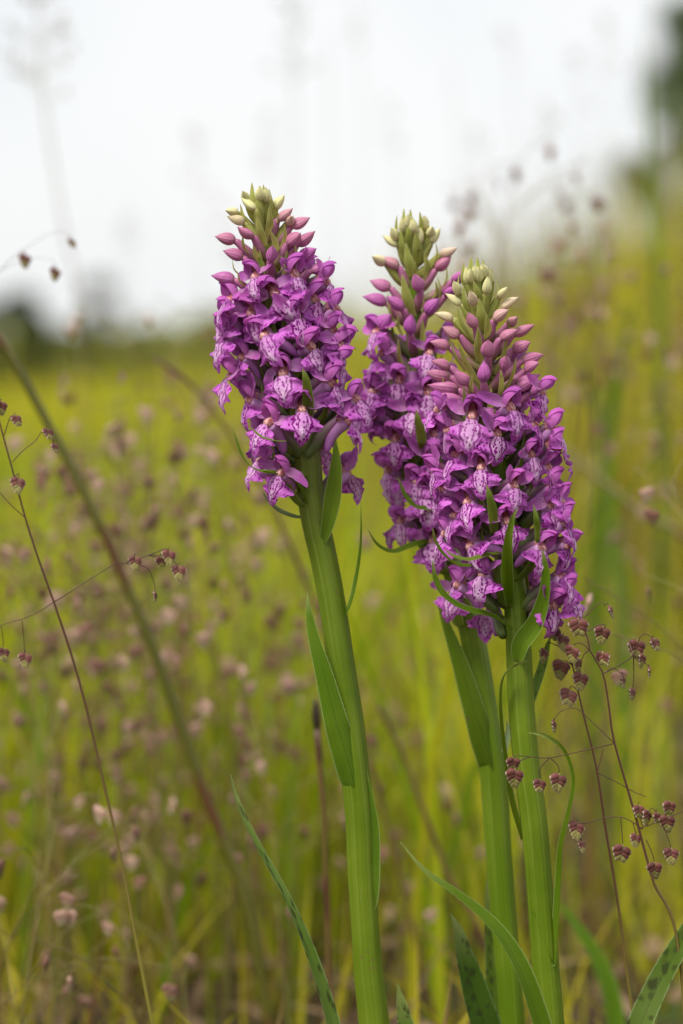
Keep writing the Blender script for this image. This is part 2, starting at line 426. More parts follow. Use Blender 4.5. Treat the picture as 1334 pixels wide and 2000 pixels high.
# ------------------------------------------------------------------ orchid flower meshes (millimetres -> metres, +Y faces out, Z up, origin in the throat)
def flower_set(k):
    R = random.Random(100 + k)
    jit = lambda a: R.uniform(-a, a)
    S = {}
    # lip: three lobes
    vk = [0, .06, .14, .22, .30, .38, .46, .52, .56, .60, .66, .74, .82, .90, .96, 1.0]
    wk = [1.0, 1.4, 2.9, 4.2, 4.75, 4.85, 4.55, 3.8, 2.5, 1.95, 1.8, 1.7, 1.4, .85, .42, .06]
    L = 8.0 + jit(0.6); ws = 1.06 + jit(0.10); back = .45 + R.uniform(-.5, .9); curl = R.uniform(0.2, 2.2); asym = jit(0.5); ph = R.uniform(0, 6)
    rows, uvs = [], []
    for v in np.linspace(0, 1, 30):
        w = float(np.interp(v, vk, wk)) * ws
        row, ur = [], []
        for j in range(15):
            u = -1 + 2 * j / 14
            x = u * w
            lob = abs(x) / 4.5
            droop = 0.9 * lob ** 2 * (1 if v < .55 else 0.3)
            z = -1.3 - L * v * (1 - 0.02 * v) - droop * 0.8 * v
            y = 1.0 + 1.5 * math.sin(v * 2.4) - 0.6 * v - curl * max(0, v - .55) ** 2 * 4 - back * lob ** 1.7 * 1.5
            y += 0.7 * math.sin(v * 17 + ph + u * 3.0) * lob ** 1.5 + asym * x / 4.5
            y += 0.22 * math.exp(-(x / .5) ** 2) * math.sin(v * 3.1)
            edge = 1 + 0.08 * math.sin(v * 44 + u * 5 + ph) * (abs(u) > .9)
            row.append((x * edge * MM, y * MM, z * MM)); ur.append((x / 10 + .5, v))
        rows.append(row); uvs.append(ur)
    S['lip'] = MB().grid(rows, uvs).mesh('lip', [M['lip']])
    # lateral sepals
    for side, nm in ((-1, 'sepal_l'), (1, 'sepal_r')):
        el = R.uniform(-.25, .95); fw = R.uniform(-.75, .25); Ls = 6.2 + jit(.8)
        d = Vector((side * math.cos(el), fw, math.sin(el)))
        d.normalize()
        b = Vector((side * 1.3, -.6, 0.1))
        bend = Vector((side * R.uniform(-1.5, .4), R.uniform(-1.2, 2.2), R.uniform(-3.0, 1.6)))
        pts = [b + d * Ls * t + bend * t * t for t in np.linspace(0, 1, 14)]
        wd = [3.3 * (math.sin(math.pi * (.14 + .78 * t ** .9))) ** .75 * (1 - .12 * t) for t in np.linspace(0, 1, 14)]
        wd[-1] = .5
        mbb = MB(); blade(mbb, [p * MM for p in pts], [w * MM for w in wd], (0.0, .75, .55 + jit(.3)), R.uniform(.15, .5), cols=7, twist=side * R.uniform(-.6, 1.1), wave=.05)
        S[nm] = mbb.mesh('sepal', [M['petal']])
    # hood: dorsal sepal arching forward
    pts = [(0, -1.2, .6), (0, -1.3, 2.2), (0, -.7, 3.5), (0, .5, 4.2), (0, 1.8, 4.25), (0, 2.8, 3.8 + jit(.4))]
    P = crom(pts, 14); rows, uvs = [], []
    for i, p in enumerate(P):
        t = i / 13; w = 2.25 * (math.sin(math.pi * (.2 + .74 * t))) ** .7
        row, ur = [], []
        for j in range(9):
            u = -1 + 2 * j / 8
            a = u * 1.25
            dn = Vector((0, 0, -1)) if t > .35 else Vector((0, .8, -.4 - t))
            q = Vector(p) + Vector((math.sin(a) * w, 0, 0)) + dn * ((1 - math.cos(a)) * w * .85)
            row.append(tuple(q * MM)); ur.append((j / 8, t))
        rows.append(row); uvs.append(ur)
    S['hood'] = MB().grid(rows, uvs).mesh('dorsal_sepal', [M['hood']])
    # the two petals closing the sides of the hood
    for side, nm in ((-1, 'petal_l'), (1, 'petal_r')):
        pts = crom([(side * 1.5, -1.1, -.2), (side * 2.1, -.3, 1.1), (side * 2.05, .7, 2.3), (side * 1.3, 1.7, 3.0), (side * .35, 2.4, 3.1)], 12)
        wd = [2.3 * math.sin(math.pi * (.16 + .8 * t)) + .1 for t in np.linspace(0, 1, 12)]
        mbb = MB(); blade(mbb, [Vector(p) * MM for p in pts], [w * MM for w in wd], (side * 1.0, .15, .35), -.3, cols=5)
        S[nm] = mbb.mesh('petal', [M['hood']])
    # core: throat and column, ovary, spur
    mbb = MB()
    mbb.tube([Vector(p) * MM for p in crom([(0, -2.4, -.7), (0, -1.0, -.5), (0, -.1, -.8), (0, .7, -1.5)], 8)], [r * MM for r in (.5, 1.1, 1.2, 1.2, 1.15, 1.1, 1.0, .6)], 12, 0, v0=0, v1=.45)
    mbb.tube([Vector(p) * MM for p in crom([(0, -1.9, -.3), (0, -1.3, .7), (0, -.8, 1.7), (0, -.2, 2.4)], 8)], [r * MM for r in (1.2, 1.3, 1.25, 1.15, 1.0, .85, .65, .3)], 10, 0, v0=.2, v1=1)
    mbb.tube([Vector(p) * MM for p in crom([(0, -11.0, -6.2), (0, -8, -3.8), (0, -4.5, -1.2), (0, -1.6, .2)], 12)], [r * MM for r in (1.0, 1.15, 1.3, 1.4, 1.45, 1.45, 1.4, 1.35, 1.3, 1.25, 1.2, 1.2)], 10, 1, prof=lambda a, t: 1 + .12 * math.sin(3 * a + 5 * t))
    mbb.tube([Vector(p) * MM for p in crom([(0, -.6, -1.0), (0, -2.8, -2.2), (0, -5.0, -4.2), (0, -6.2, -6.6)], 10)], [r * MM for r in (1.5, 1.45, 1.35, 1.25, 1.2, 1.15, 1.1, 1.0, .8, .4)], 10, 2)
    S['core'] = mbb.mesh('flower', [M['column'], M['ovary'], M['spur']])
    return S
FS = [flower_set(k) for k in range(16)]

def bud_mesh(k):
    R = random.Random(k); rows, uvs = [], []
    n = 16
    for i, v in enumerate(np.linspace(0, 1, 15)):
        r = .5 * (math.sin(math.pi * min(1, v ** .72 * .985 + .03))) ** .85
        if v > .85: r *= .9
        row = []
        for j in range(n):
            a = 2 * math.pi * j / n
            rr = r * (1 + .07 * math.cos(3 * a + k)) * .56
            row.append((rr * math.cos(a), rr * math.sin(a) * .92 + .05 * math.sin(v * 3.0) * (1 if k % 2 else -.6), v))
        rows.append(row); uvs.append([(j / n, v) for j in range(n)])
    return MB().grid(rows, uvs, 0, True).mesh('bud', [M['bud']])
BUDS = [bud_mesh(k) for k in range(4)]

# ------------------------------------------------------------------ orchids
def zconv(reg, f):
    return lambda x, y: (reg[0] + x / f, reg[1] + y / f)
R1 = zconv((400, 340), 3.924); R2 = zconv((400, 660), 3.706); R3 = zconv((690, 390), 3.42); R4 = zconv((700, 740), 2.9)
K = 0.000125     # metres per photo pixel at the orchids

def build_orchid(label, Y0, stem, top_y, spike_bot, rtab, flowers, buds, bracts, leaves, nback, seed):
    RR = random.Random(seed)
    ax_y = [s[1] for s in stem]; ax_x = [s[0] for s in stem]
    axx = lambda py: float(np.interp(py, ax_y, ax_x))
    foot = at(stem[-1][0], stem[-1][1], Y0)
    root = thing('orchid', label, 'orchid', (foot.x, foot.y, hgt(foot.x, foot.y)), None)
    # stem
    P = crom([(*at(x, y, Y0), w) for x, y, w in stem], 90)
    P[-1][2] = hgt(foot.x, foot.y) - .01
    mb = MB()
    ribs = [i * .698 + RR.uniform(-.2, .2) for i in range(9)]
    rk = lambda t: 1 - .75 * min(1, max(0, (t - .42) * 3))
    prof = lambda a, t: 1 + .025 * math.cos(3 * a + 1.0 + 3 * t) + rk(t) * sum(.04 * math.exp(-((a - r0 + 9.42) % 6.283 - 3.14) ** 2 / .009) for r0 in ribs)
    mb.tube([p[:3] for p in P], [p[3] * .5 * K for p in P], 80, 0, prof)
    link('stem', mb.mesh('stem', [M['stem']]), root)
    rad = lambda py: float(np.interp(py, [r[0] for r in rtab], [r[1] for r in rtab]))

    def add_flower(px, py, tip=None, az=None, sc=1.0):
        cx = axx(py); r = rad(py); dx = px - cx
        if az is None:
            s = max(-.96, min(.96, dx / r)); az = math.asin(s); rx = dx
            yy = -math.cos(az) * r
        else:
            rx = math.sin(az) * r; yy = -math.cos(az) * r
        p = at(cx + rx, py, Y0 + yy * K)
        roll = 0.0
        if tip is not None:
            vx, vy = tip[0] - px, tip[1] - py
            roll = math.atan2(vx - math.sin(az) * 14, max(vy, 20)) * .9
        roll += RR.uniform(-.2, .2)
        # outward direction: azimuth 0 looks at the camera (-Y)
        yaw = math.pi + az * .92 + RR.uniform(-.28, .28)
        pit = RR.uniform(-.28, .32)
        mw = Matrix.Translation(p) @ Matrix.Rotation(yaw, 4, 'Z') @ Matrix.Rotation(-pit, 4, 'X') @ Matrix.Rotation(roll, 4, 'Y') @ Matrix.Scale(sc * RR.uniform(.88, 1.13), 4)
        S = FS[RR.randrange(len(FS))]
        f = link('flower', S['core'], root, mw)
        link('lip', S['lip'], f, mw); link('dorsal_sepal', S['hood'], f, mw)
        S2 = FS[RR.randrange(len(FS))]
        for nm in ('sepal_l', 'sepal_r'): link('sepal', S2[nm], f, mw)
        for nm in ('petal_l', 'petal_r'): link('petal', S[nm], f, mw)
        # bract from the stem below this flower, rising beside it
        ab = az + RR.uniform(-.25, .25)
        def pol(rr, dz): return at(cx, py, Y0) + Vector((math.sin(ab) * rr, -math.cos(ab) * rr, dz)) * K
        pts = crom([pol(10, -75), pol(38, -62), pol(r * .72, -28), pol(r * .78, 25 + RR.uniform(-15, 22))], 16)
        wd = [(24 * math.sin(math.pi * (.25 + .74 * t)) ** .8 + .5) * K for t in np.linspace(0, 1, 16)]
        mb = MB(); blade(mb, pts, wd, (math.sin(ab) * -.6, math.cos(ab) * .6, .8), .45, cols=5)
        link('bract', mb.mesh('bract', [M['bract']]), root)

    for f in flowers: add_flower(*f)
    for i in range(nback):     # the far side of the spike
        t = (i + .5) / nback
        py = top_y + (spike_bot - top_y) * t
        az = (i * 2.4) % (2 * math.pi)
        az = math.pi * .62 + (az / (2 * math.pi)) * math.pi * .76
        add_flower(0, py, None, az, .97)

    for (bx, by), (tx, ty), t in buds:
        cx = axx(by); dx = bx - cx
        rb = max(abs(dx) + 2, min(24 + .24 * max(0, by - top_y + 150), 62))
        y0 = -math.sqrt(max(0, rb * rb - dx * dx))
        l2 = math.hypot(tx - bx, ty - by); L3 = 36 + 5 * t
        y1 = y0 - math.sqrt(max(0, L3 * L3 - l2 * l2)) * .8
        a = at(bx, by, Y0 + y0 * K); b = at(tx, ty, Y0 + y1 * K)
        d = (b - a); Ln = d.length * 1.13; a = a - d * .06
        q = d.to_track_quat('Z', 'Y').to_matrix().to_4x4()
        fat = Ln * (.76 + .24 * t) * (1 + RR.uniform(-.12, .12)) * min(1.25, max(1, L3 / max(l2, 26)) )
        mw = Matrix.Translation(a) @ q @ Matrix.Rotation(RR.uniform(0, 6.28), 4, 'Z') @ Matrix.Diagonal((fat, fat, Ln, 1))
        bo = link('bud', BUDS[RR.randrange(4)], root, mw)
        bo.color = (t, t, t, 1)
        c0 = at(axx(by + 40), by + 40 + 8, Y0)
        mid = a.lerp(c0, .5) + Vector((0, 0, -.0008)) ; fwd = d.normalized() * .0006
        mb = MB(); mb.tube(crom([c0, mid, a, a + fwd], 9), [.0011, .0012, .0013, .00135, .0013, .0012, .0010, .0009, .0006], 8, 0)
        oo = link('ovary', mb.mesh('ovary', [M['bud_ovary'] if t > .4 else M['top_bract']]), bo)
    for (bx, by), (tx, ty), w in bracts:
        cb, ct = axx(by), axx(ty)
        rb = max(abs(bx - cb) + 2, 22); 
        rt = max(abs(tx - ct) + 3, min(38 + .28 * max(0, ty - top_y + 150), 92))
        yb = -math.sqrt(rb * rb - (bx - cb) ** 2); yt = -math.sqrt(rt * rt - (tx - ct) ** 2)
        A, B = at(bx, by + 14, Y0 + yb * K), at(tx, ty, Y0 + yt * K)
        side = Vector((bx + tx - cb - ct, yb + yt, 0)).normalized()
        mid = A.lerp(B, .45) + side * .0009
        pts = crom([A, mid, B], 16)
        wd = [(w * (math.sin(math.pi * (.28 + .71 * t)) ** .85) + .5) * K for t in np.linspace(0, 1, 16)]
        mb = MB(); blade(mb, pts, wd, -side + Vector((0, 0, .25)), .4, cols=5)
        link('bract', mb.mesh('bract', [M['top_bract'] if ty < top_y + 90 else M['bract']]), root)
    for lf in leaves:
        ctrl, mat = lf[0], lf[1]; kw = dict(lf[2]) if len(lf) > 2 else {}
        face = kw.pop('face', (0, -1, .3)); nm = kw.pop('name', 'leaf'); lab = kw.pop('label', None)
        n = kw.pop('n', 70)
        Q = crom([(*at(c[0], c[1], Y0 + c[3] * MM), c[2] * K) for c in ctrl], n)
        mb = MB(); blade(mb, [q[:3] for q in Q], [max(q[3], .00008) for q in Q], face, kw.pop('fold', .35), cols=9, teeth=.00012, **kw)
        lo = link(nm, mb.mesh(nm, [M[mat]]), root)
        if lab: lo['label'] = lab
    return root

# --- orchid standing apart
st1 = [(503, 385, 12), (515, 450, 24), (540, 560, 32), (575, 760, 44), (598, 876, 52), (605, 957, 52), (616, 1020, 54), (636, 1110, 52), (652, 1200, 52), (666, 1300, 54),
       (684, 1420, 56), (695, 1520, 57), (703, 1600, 57), (707, 1700, 56), (713, 1800, 55), (720, 1900, 58), (731, 2000, 61), (745, 2200, 62), (760, 2500, 60), (770, 2800, 64)]
f1 = [(R1, (690, 745), (765, 900)), (R1, (375, 770), (400, 890)), (R1, (520, 900), (625, 1040)), (R1, (190, 945), (190, 1010)), (R1, (340, 1040), (375, 1170)), (R1, (700, 1060), (720, 1290)),
      (R1, (850, 935), (900, 1080)), (R1, (930, 800), None), (R1, (985, 1170), (1030, 1300)), (R1, (440, 1220), (545, 1400)), (R1, (150, 1200), None), (R1, (1005, 1010), None), (R1, (165, 1075), None),
      (R1, (1050, 1290), None), (R2, (265, 120), (280, 330)), (R2, (770, 40), (880, 220)), (R2, (560, 235), (630, 440)), (R2, (920, 300), (950, 540)), (R2, (315, 430), (260, 720)),
      (R2, (705, 500), (710, 765)), (R2, (465, 590), (440, 740)), (R2, (1030, 580), (1065, 830)), (R2, (405, 870), (280, 1130)), (R2, (985, 160), None), (R2, (1095, 420), None), (R2, (185, 250), None),
      (R2, (550, 960), (500, 1120))]
f1 = [(*c(*p), c(*t) if t else None) for c, p, t in f1]
b1 = [(390, 270, 280, 175, 0), (545, 260, 610, 165, 0), (320, 200, 290, 130, 0), (430, 200, 420, 92, 0), (475, 210, 468, 105, 0), (250, 300, 160, 280, .12), (305, 370, 175, 325, .25), (560, 350, 670, 265, .5),
      (640, 370, 660, 325, .4), (665, 400, 800, 335, .58), (370, 480, 255, 405, .62), (230, 510, 85, 480, .62), (710, 540, 840, 440, .62), (640, 530, 730, 455, .62), (290, 640, 145, 590, .72),
      (500, 660, 515, 555, .8), (225, 810, 55, 780, .8), (815, 740, 975, 695, .78), (735, 650, 850, 575, .85)]
b1 = [(R1(a, b), R1(c, d), t) for a, b, c, d, t in b1]
k1 = [(385, 260, 360, 65, 14), (430, 330, 400, 140, 15), (500, 310, 495, 115, 13), (450, 240, 450, 80, 12), (490, 420, 495, 245, 16), (450, 500, 400, 325, 18), (350, 390, 270, 230, 18), (560, 560, 500, 430, 13), (590, 520, 610, 380, 14),
      (440, 660, 370, 545, 16), (680, 640, 690, 540, 12), (280, 740, 210, 655, 10), (320, 830, 250, 745, 13), (330, 560, 290, 470, 13), (600, 690, 585, 630, 10), (540, 360, 560, 290, 12), (600, 800, 610, 690, 13), (300, 300, 250, 255, 9)]
k1 = [(R1(a, b), R1(c, d), w) for a, b, c, d, w in k1]
l1 = [([(692, 1536, 40, -3.75), (690, 1526, 52, -3.85), (684, 1500, 56, -4.1), (669, 1450, 54, -4.7), (654, 1400, 47, -5.4), (631, 1310, 34, -5.8), (614, 1250, 23, -5.4), (604, 1200, 14, -4.6), (600, 1156, 1, -3.6)], 'leaf', dict(fold=-.25, fold0=-.95)),
      ([(655, 1225, 8, -1), (681, 1190, 13, -1), (697, 1130, 14, 1), (706, 1060, 9, 1), (705, 980, 1, 0)], 'leaf', dict(face=(-.8, -.5, .2), fold=.4)),
      ([(630, 1060, 12, -3.2), (640, 1025, 26, -3.6), (650, 970, 33, -4.2), (656, 910, 22, -4.4), (655, 852, 1, -4)], 'leaf', dict(fold=.3)),
      ([(600, 1012, 9, 2), (575, 1010, 13, 3), (545, 998, 14, 4), (525, 980, 9, 4), (513, 960, 1, 4)], 'pale_leaf', dict(face=(0, -.5, 1), label='pale curled bract')),
      ([(600, 930, 14, -4), (560, 925, 16, -8), (510, 922, 14, -11), (478, 900, 9, -13), (462, 860, 5, -13), (455, 835, 1, -13)], 'leaf', dict(face=(0, -.3, 1), name='bract')),
      ([(600, 985, 10, -3), (580, 945, 20, -6), (548, 927, 18, -9), (520, 920, 9, -10), (508, 918, 1, -10)], 'leaf', dict(face=(0, -.3, 1), name='bract')),
      ([(560, 862, 8, -10), (540, 862, 11, -16), (512, 855, 11, -18), (497, 843, 7, -18), (488, 832, 1, -18)], 'bract', dict(face=(0, -.3, 1), name='bract')),
      ([(600, 830, 16, -7), (602, 790, 22, -11), (598, 745, 15, -14), (590, 718, 1, -14)], 'bract', dict(name='bract')),
      ([(718, 1780, 30, -2.4), (722, 1740, 38, -2.6), (727, 1680, 32, -2.5), (728, 1620, 26, -2.3), (722, 1560, 16, -2.2), (714, 1500, 3, -2)], 'leaf', dict(face=(.3, -1, 0), fold=.1, name='sheath')),
      ([(765, 2700, 30, 2), (735, 2450, 40, -2), (690, 2180, 38, -8), (648, 2000, 34, -11), (606, 1865, 27, -13), (560, 1755, 18, -14), (500, 1645, 15, -14), (465, 1570, 12, -14), (450, 1512, 2, -14)], 'spot_leaf', dict(face=(.55, -.7, .4), fold=.35, n=110)),
      ([(772, 2700, 36, -6), (800, 2300, 50, -10), (798, 2060, 40, -12), (786, 1970, 24, -12), (776, 1922, 2, -12)], 'spot_leaf', dict(fold=.3)),
      ]
build_orchid('purple orchid in flower standing alone, its stem leaning away from the pair', 0.0, st1, 520, 930, [(480, 55), (530, 66), (700, 84), (800, 92), (960, 94)], f1, b1, k1, l1, 17, 1)

# --- the rear orchid of the pair
st2 = [(803, 430, 12), (804, 480, 22), (805, 550, 28), (815, 750, 36), (850, 1000, 42), (885, 1110, 46), (915, 1205, 50), (933, 1300, 52), (948, 1400, 53), (961, 1480, 56), (970, 1600, 54), (977, 1700, 53), (985, 1800, 52),
       (1001, 2000, 52), (1015, 2300, 54), (1030, 2800, 58)]
f2 = [(R3, (150, 870), (140, 930)), (R3, (195, 1005), (160, 1150)), (R3, (515, 1010), (510, 1160)), (R3, (305, 1190), (270, 1370)), (R3, (130, 1260), None), (R3, (60, 1400), None), (R4, (310, 165), (280, 330)), (R4, (205, 325), (200, 490)),
      (R4, (160, 500), (160, 680)), (R4, (320, 565), (320, 700)), (R4, (235, 790), (230, 960)), (R4, (100, 50), None), (R4, (90, 190), None), (R4, (430, 300), None), (R4, (420, 430), None), (R4, (380, 640), None), (R4, (420, 900), None), (R4, (560, 1200), (530, 1340)), (R4, (400, 60), None)]
f2 = [(*c(*p), c(*t) if t else None) for c, p, t in f2]
b2 = [(335, 215, 325, 120, 0), (400, 220, 400, 125, 0), (440, 295, 438, 175, .12), (290, 260, 255, 190, 0), (300, 305, 200, 240, .05), (520, 285, 580, 195, 0), (510, 240, 530, 180, 0), (475, 190, 470, 110, 0), (215, 425, 130, 380, .2),
      (300, 450, 185, 390, .5), (585, 365, 690, 320, .35), (555, 465, 650, 380, .62), (450, 600, 410, 500, .75), (245, 590, 115, 540, .72), (670, 540, 735, 480, .8), (220, 690, 68, 650, .82), (330, 730, 225, 650, .82), (490, 755, 570, 665, .88),
      (385, 890, 390, 770, .9), (180, 850, 250, 770, .9), (620, 640, 690, 590, .85), (370, 190, 365, 100, 0)]
b2 = [(R3(a, b), R3(c, d), t) for a, b, c, d, t in b2]
k2 = [(310, 240, 290, 105, 12), (370, 280, 375, 130, 13), (345, 350, 315, 195, 14), (430, 380, 415, 205, 20), (390, 470, 350, 290, 19), (490, 500, 475, 340, 19), (410, 480, 410, 405, 10), (540, 400, 550, 280, 13), (500, 300, 490, 110, 12),
      (440, 200, 445, 80, 12), (390, 740, 325, 500, 22), (540, 620, 550, 540, 16), (460, 830, 470, 660, 12), (320, 860, 300, 770, 11), (330, 1130, 300, 930, 13), (280, 800, 230, 620, 11), (460, 960, 460, 800, 12), (350, 190, 338, 58, 10), (390, 180, 380, 62, 10), (590, 560, 625, 430, 13), (580, 640, 560, 510, 18)]
k2 = [(R3(a, b), R3(c, d), w) for a, b, c, d, w in k2]
l2 = [([(963, 1508, 40, -3.6), (962, 1496, 52, -3.7), (955, 1474, 54, -4.0), (943, 1440, 52, -4.5), (929, 1395, 46, -5.2), (914, 1345, 41, -5.6), (900, 1300, 34, -5.8), (882, 1248, 24, -5.6), (866, 1204, 14, -5), (854, 1168, 1, -4)], 'leaf', dict(fold=-.25, fold0=-.95)),
      ([(875, 1060, 8, -4), (850, 1055, 15, -8), (805, 1066, 17, -14), (768, 1078, 14, -16), (738, 1065, 9, -16), (718, 1034, 1, -16)], 'leaf', dict(face=(0, -.6, 1), name='bract')),
      ([(880, 985, 8, -8), (850, 992, 15, -12), (815, 992, 17, -17), (792, 970, 13, -18), (776, 930, 1, -18)], 'leaf', dict(face=(.2, -.6, 1), name='bract')),
      ([(830, 900, 12, -8), (822, 850, 20, -14), (816, 820, 14, -16), (813, 800, 1, -16)], 'bract', dict(name='bract')),
      ([(1028, 2700, 30, 4), (990, 2350, 40, 6), (966, 2000, 30, 8), (960, 1880, 27, 8), (956, 1780, 20, 8), (952, 1700, 2, 8)], 'spot_leaf', dict(fold=.3)),
      ([(1034, 2650, 34, -14), (1010, 2350, 60, -22), (965, 2080, 70, -26), (928, 1945, 58, -28), (904, 1860, 36, -29), (894, 1815, 18, -29), (879, 1784, 2, -29)], 'dark_leaf', dict(face=(.25, -.8, .4), fold=.3, n=110)),
      ]
build_orchid('purple orchid whose flower spike is partly hidden behind the other spike of the pair', 0.027, st2, 640, 1060, [(480, 52), (600, 62), (800, 80), (1000, 88)], f2, b2, k2, l2, 15, 2)

# --- the front orchid of the pair
st3 = [(932, 525, 12), (935, 560, 22), (940, 600, 26), (950, 740, 32), (965, 860, 38), (985, 1000, 42), (1003, 1130, 44), (1011, 1230, 46), (1015, 1300, 49), (1020, 1400, 50), (1030, 1500, 50), (1043, 1600, 51), (1052, 1700, 51), (1060, 1800, 53),
       (1067, 1900, 54), (1075, 2000, 56), (1090, 2300, 58), (1105, 2800, 62)]
f3 = [((645, 195), (630, 300)), ((865, 145), (885, 230)), ((500, 275), (500, 350)), ((795, 295), (790, 440)), ((1000, 245), (1000, 330)), ((1050, 60), None), ((540, 420), (540, 540)), ((690, 490), (690, 650)), ((985, 415), (1010, 560)),
      ((1085, 485), (1110, 560)), ((1110, 590), None), ((890, 590), (890, 740)), ((610, 685), (630, 840)), ((430, 510), (420, 560)), ((470, 600), None), ((535, 760), (540, 890)), ((1095, 695), (1120, 850)), ((840, 795), (890, 970)),
      ((1120, 380), None), ((1165, 800), None), ((1050, 945), (1030, 1090)), ((1190, 930), (1210, 980)), ((620, 935), (640, 1010)), ((700, 1090), (680, 1270)), ((1165, 1110), (1160, 1200)), ((1190, 1200), (1240, 1310)), ((1110, 1270), (1130, 1420)),
      ((560, 1150), None), ((1110, 270), None), ((450, 160), None), ((1150, 680), None), ((490, 860), None)]
f3 = [(*R4(*p), R4(*t) if t else None) for p, t in f3]
b3 = [(765, 560, 755, 450, 0), (815, 530, 815, 440, 0), (870, 510, 860, 430, 0), (920, 560, 915, 475, 0), (885, 625, 895, 515, .03), (700, 630, 670, 545, 0), (725, 700, 620, 630, .08), (805, 700, 780, 610, .3), (970, 655, 1030, 585, .05), (990, 725, 1100, 655, .3),
      (665, 800, 548, 760, .25), (945, 805, 1035, 740, .45), (1040, 830, 1095, 785, .5), (815, 850, 770, 755, .58), (705, 910, 600, 850, .52), (985, 930, 1095, 870, .58), (1070, 900, 1205, 835, .58), (900, 1040, 900, 940, .7), (640, 985, 515, 950, .58), (1070, 1000, 1180, 950, .66),
      (1130, 1075, 1265, 1035, .68), (1005, 1130, 1020, 1050, .72), (640, 1120, 525, 1080, .62), (870, 1210, 870, 1080, .85), (640, 1180, 490, 1150, .66), (770, 1225, 675, 1150, .7), (1100, 1240, 1245, 1170, .75), (635, 1280, 505, 1240, .7), (1150, 1140, 1240, 1090, .7), (715, 1365, 560, 1300, .75),
      (835, 540, 840, 455, 0), (790, 545, 785, 460, 0), (1180, 1290, 1300, 1230, .8)]
b3 = [(R3(a, b), R3(c, d), t) for a, b, c, d, t in b3] + [(R4(560, 60), R4(400, 35), .72), (R4(575, 145), R4(435, 95), .75), (R4(900, 60), R4(1005, 0), .75)]
k3 = [(745, 560, 740, 410, 13), (790, 500, 790, 378, 12), (830, 490, 830, 382, 12), (870, 500, 865, 400, 11), (720, 640, 705, 500, 12), (860, 660, 800, 540, 15), (960, 640, 955, 530, 12), (920, 560, 918, 450, 10), (770, 740, 735, 570, 17), (870, 830, 840, 660, 20), (780, 900, 690, 710, 22),
      (840, 1040, 835, 850, 17), (740, 1100, 630, 900, 19), (820, 1180, 700, 960, 22), (960, 1120, 1030, 900, 17), (660, 1170, 610, 1030, 12), (1020, 1230, 1090, 1050, 17), (670, 1280, 590, 1170, 11), (790, 1300, 795, 1170, 12), (980, 1290, 985, 1135, 14), (915, 1400, 920, 1260, 13), (1110, 1040, 1150, 900, 6), (1020, 870, 1030, 790, 10), (900, 900, 890, 760, 15)]
k3 = [(R3(a, b), R3(c, d), w) for a, b, c, d, w in k3]
l3 = [([(1040, 1780, 12, -2), (1080, 1880, 14, -3), (1087, 1830, 22, -3), (1094, 1720, 21, -4), (1098, 1650, 17, -6), (1114, 1580, 14, -9), (1122, 1520, 13, -11), (1104, 1465, 12, -12), (1070, 1438, 9, -12), (1033, 1430, 2, -12)], 'leaf', dict(face=(-.8, -.5, .1), fold=.5, n=90)),
      ([(1018, 1640, 24, 1), (995, 1560, 24, 1), (984, 1480, 19, 0), (975, 1390, 15, -2), (978, 1330, 13, -5), (998, 1302, 10, -7), (1030, 1290, 2, -8)], 'leaf', dict(face=(.9, -.5, .1), fold=.5)),
      ([(1012, 1290, 24, -3.6), (1020, 1258, 40, -5), (1048, 1218, 38, -8), (1064, 1165, 26, -10), (1067, 1115, 16, -11), (1058, 1070, 1, -11)], 'leaf', dict(face=(-.5, -.9, .3), fold=.35, name='bract')),
      ([(1000, 1230, 12, -3), (960, 1205, 18, -8), (905, 1190, 20, -12), (868, 1165, 16, -14), (850, 1130, 11, -14), (845, 1095, 2, -14)], 'leaf', dict(face=(0, -.7, 1), fold=.5, name='bract')),
      ([(985, 1080, 10, -6), (950, 1085, 14, -11), (915, 1094, 14, -15), (885, 1086, 10, -16), (868, 1072, 1, -16)], 'bract', dict(face=(0, -.5, 1), name='bract')),
      ([(995, 1180, 16, -5), (990, 1120, 24, -11), (992, 1060, 17, -15), (1002, 1010, 8, -16), (1012, 992, 1, -16)], 'leaf', dict(name='bract', fold=.4)),
      ([(965, 1040, 14, -9), (962, 1000, 19, -13), (956, 970, 13, -15), (950, 945, 1, -15)], 'bract', dict(name='bract')),
      ([(1050, 1060, 8, -9), (1048, 1020, 12, -14), (1042, 985, 1, -14)], 'bract', dict(name='bract')),
      ([(955, 1100, 8, -5), (900, 1105, 14, -9), (868, 1085, 10, -11), (850, 1055, 6, -11), (845, 1030, 1, -11)], 'leaf', dict(face=(0, -.5, 1), name='bract')),
      ([(1030, 1400, 8, 5), (1045, 1345, 17, 6), (1062, 1290, 16, 7), (1076, 1238, 2, 7)], 'spot_leaf', dict(fold=.15, label='pale bract tip with dark spots')),
      ([(985, 1470, 12, 2), (992, 1430, 10, 3), (990, 1408, 1, 3)], 'pale_leaf', dict()),
      ([(1108, 2650, 34, -16), (1085, 2300, 50, -24), (1068, 2080, 54, -28), (1040, 1960, 46, -30), (1005, 1870, 38, -31), (955, 1800, 27, -31), (890, 1745, 17, -31), (830, 1702, 11, -31), (782, 1645, 2, -31)], 'leaf', dict(face=(.5, -.7, .5), fold=.4, n=120)),
      ([(1112, 2680, 30, -4), (1160, 2350, 60, -6), (1225, 2080, 54, -8), (1275, 1945, 48, -8), (1335, 1835, 38, -8), (1400, 1740, 26, -8), (1440, 1690, 2, -8)], 'spot_leaf', dict(face=(-.3, -.9, .4), fold=.25, n=110)),
      ]
build_orchid('purple orchid with curling bracts, the fully visible spike of the pair', -0.004, st3, 690, 1200, [(560, 45), (660, 58), (800, 80), (1000, 92), (1200, 94)], f3, b3, k3, l3, 16, 3)

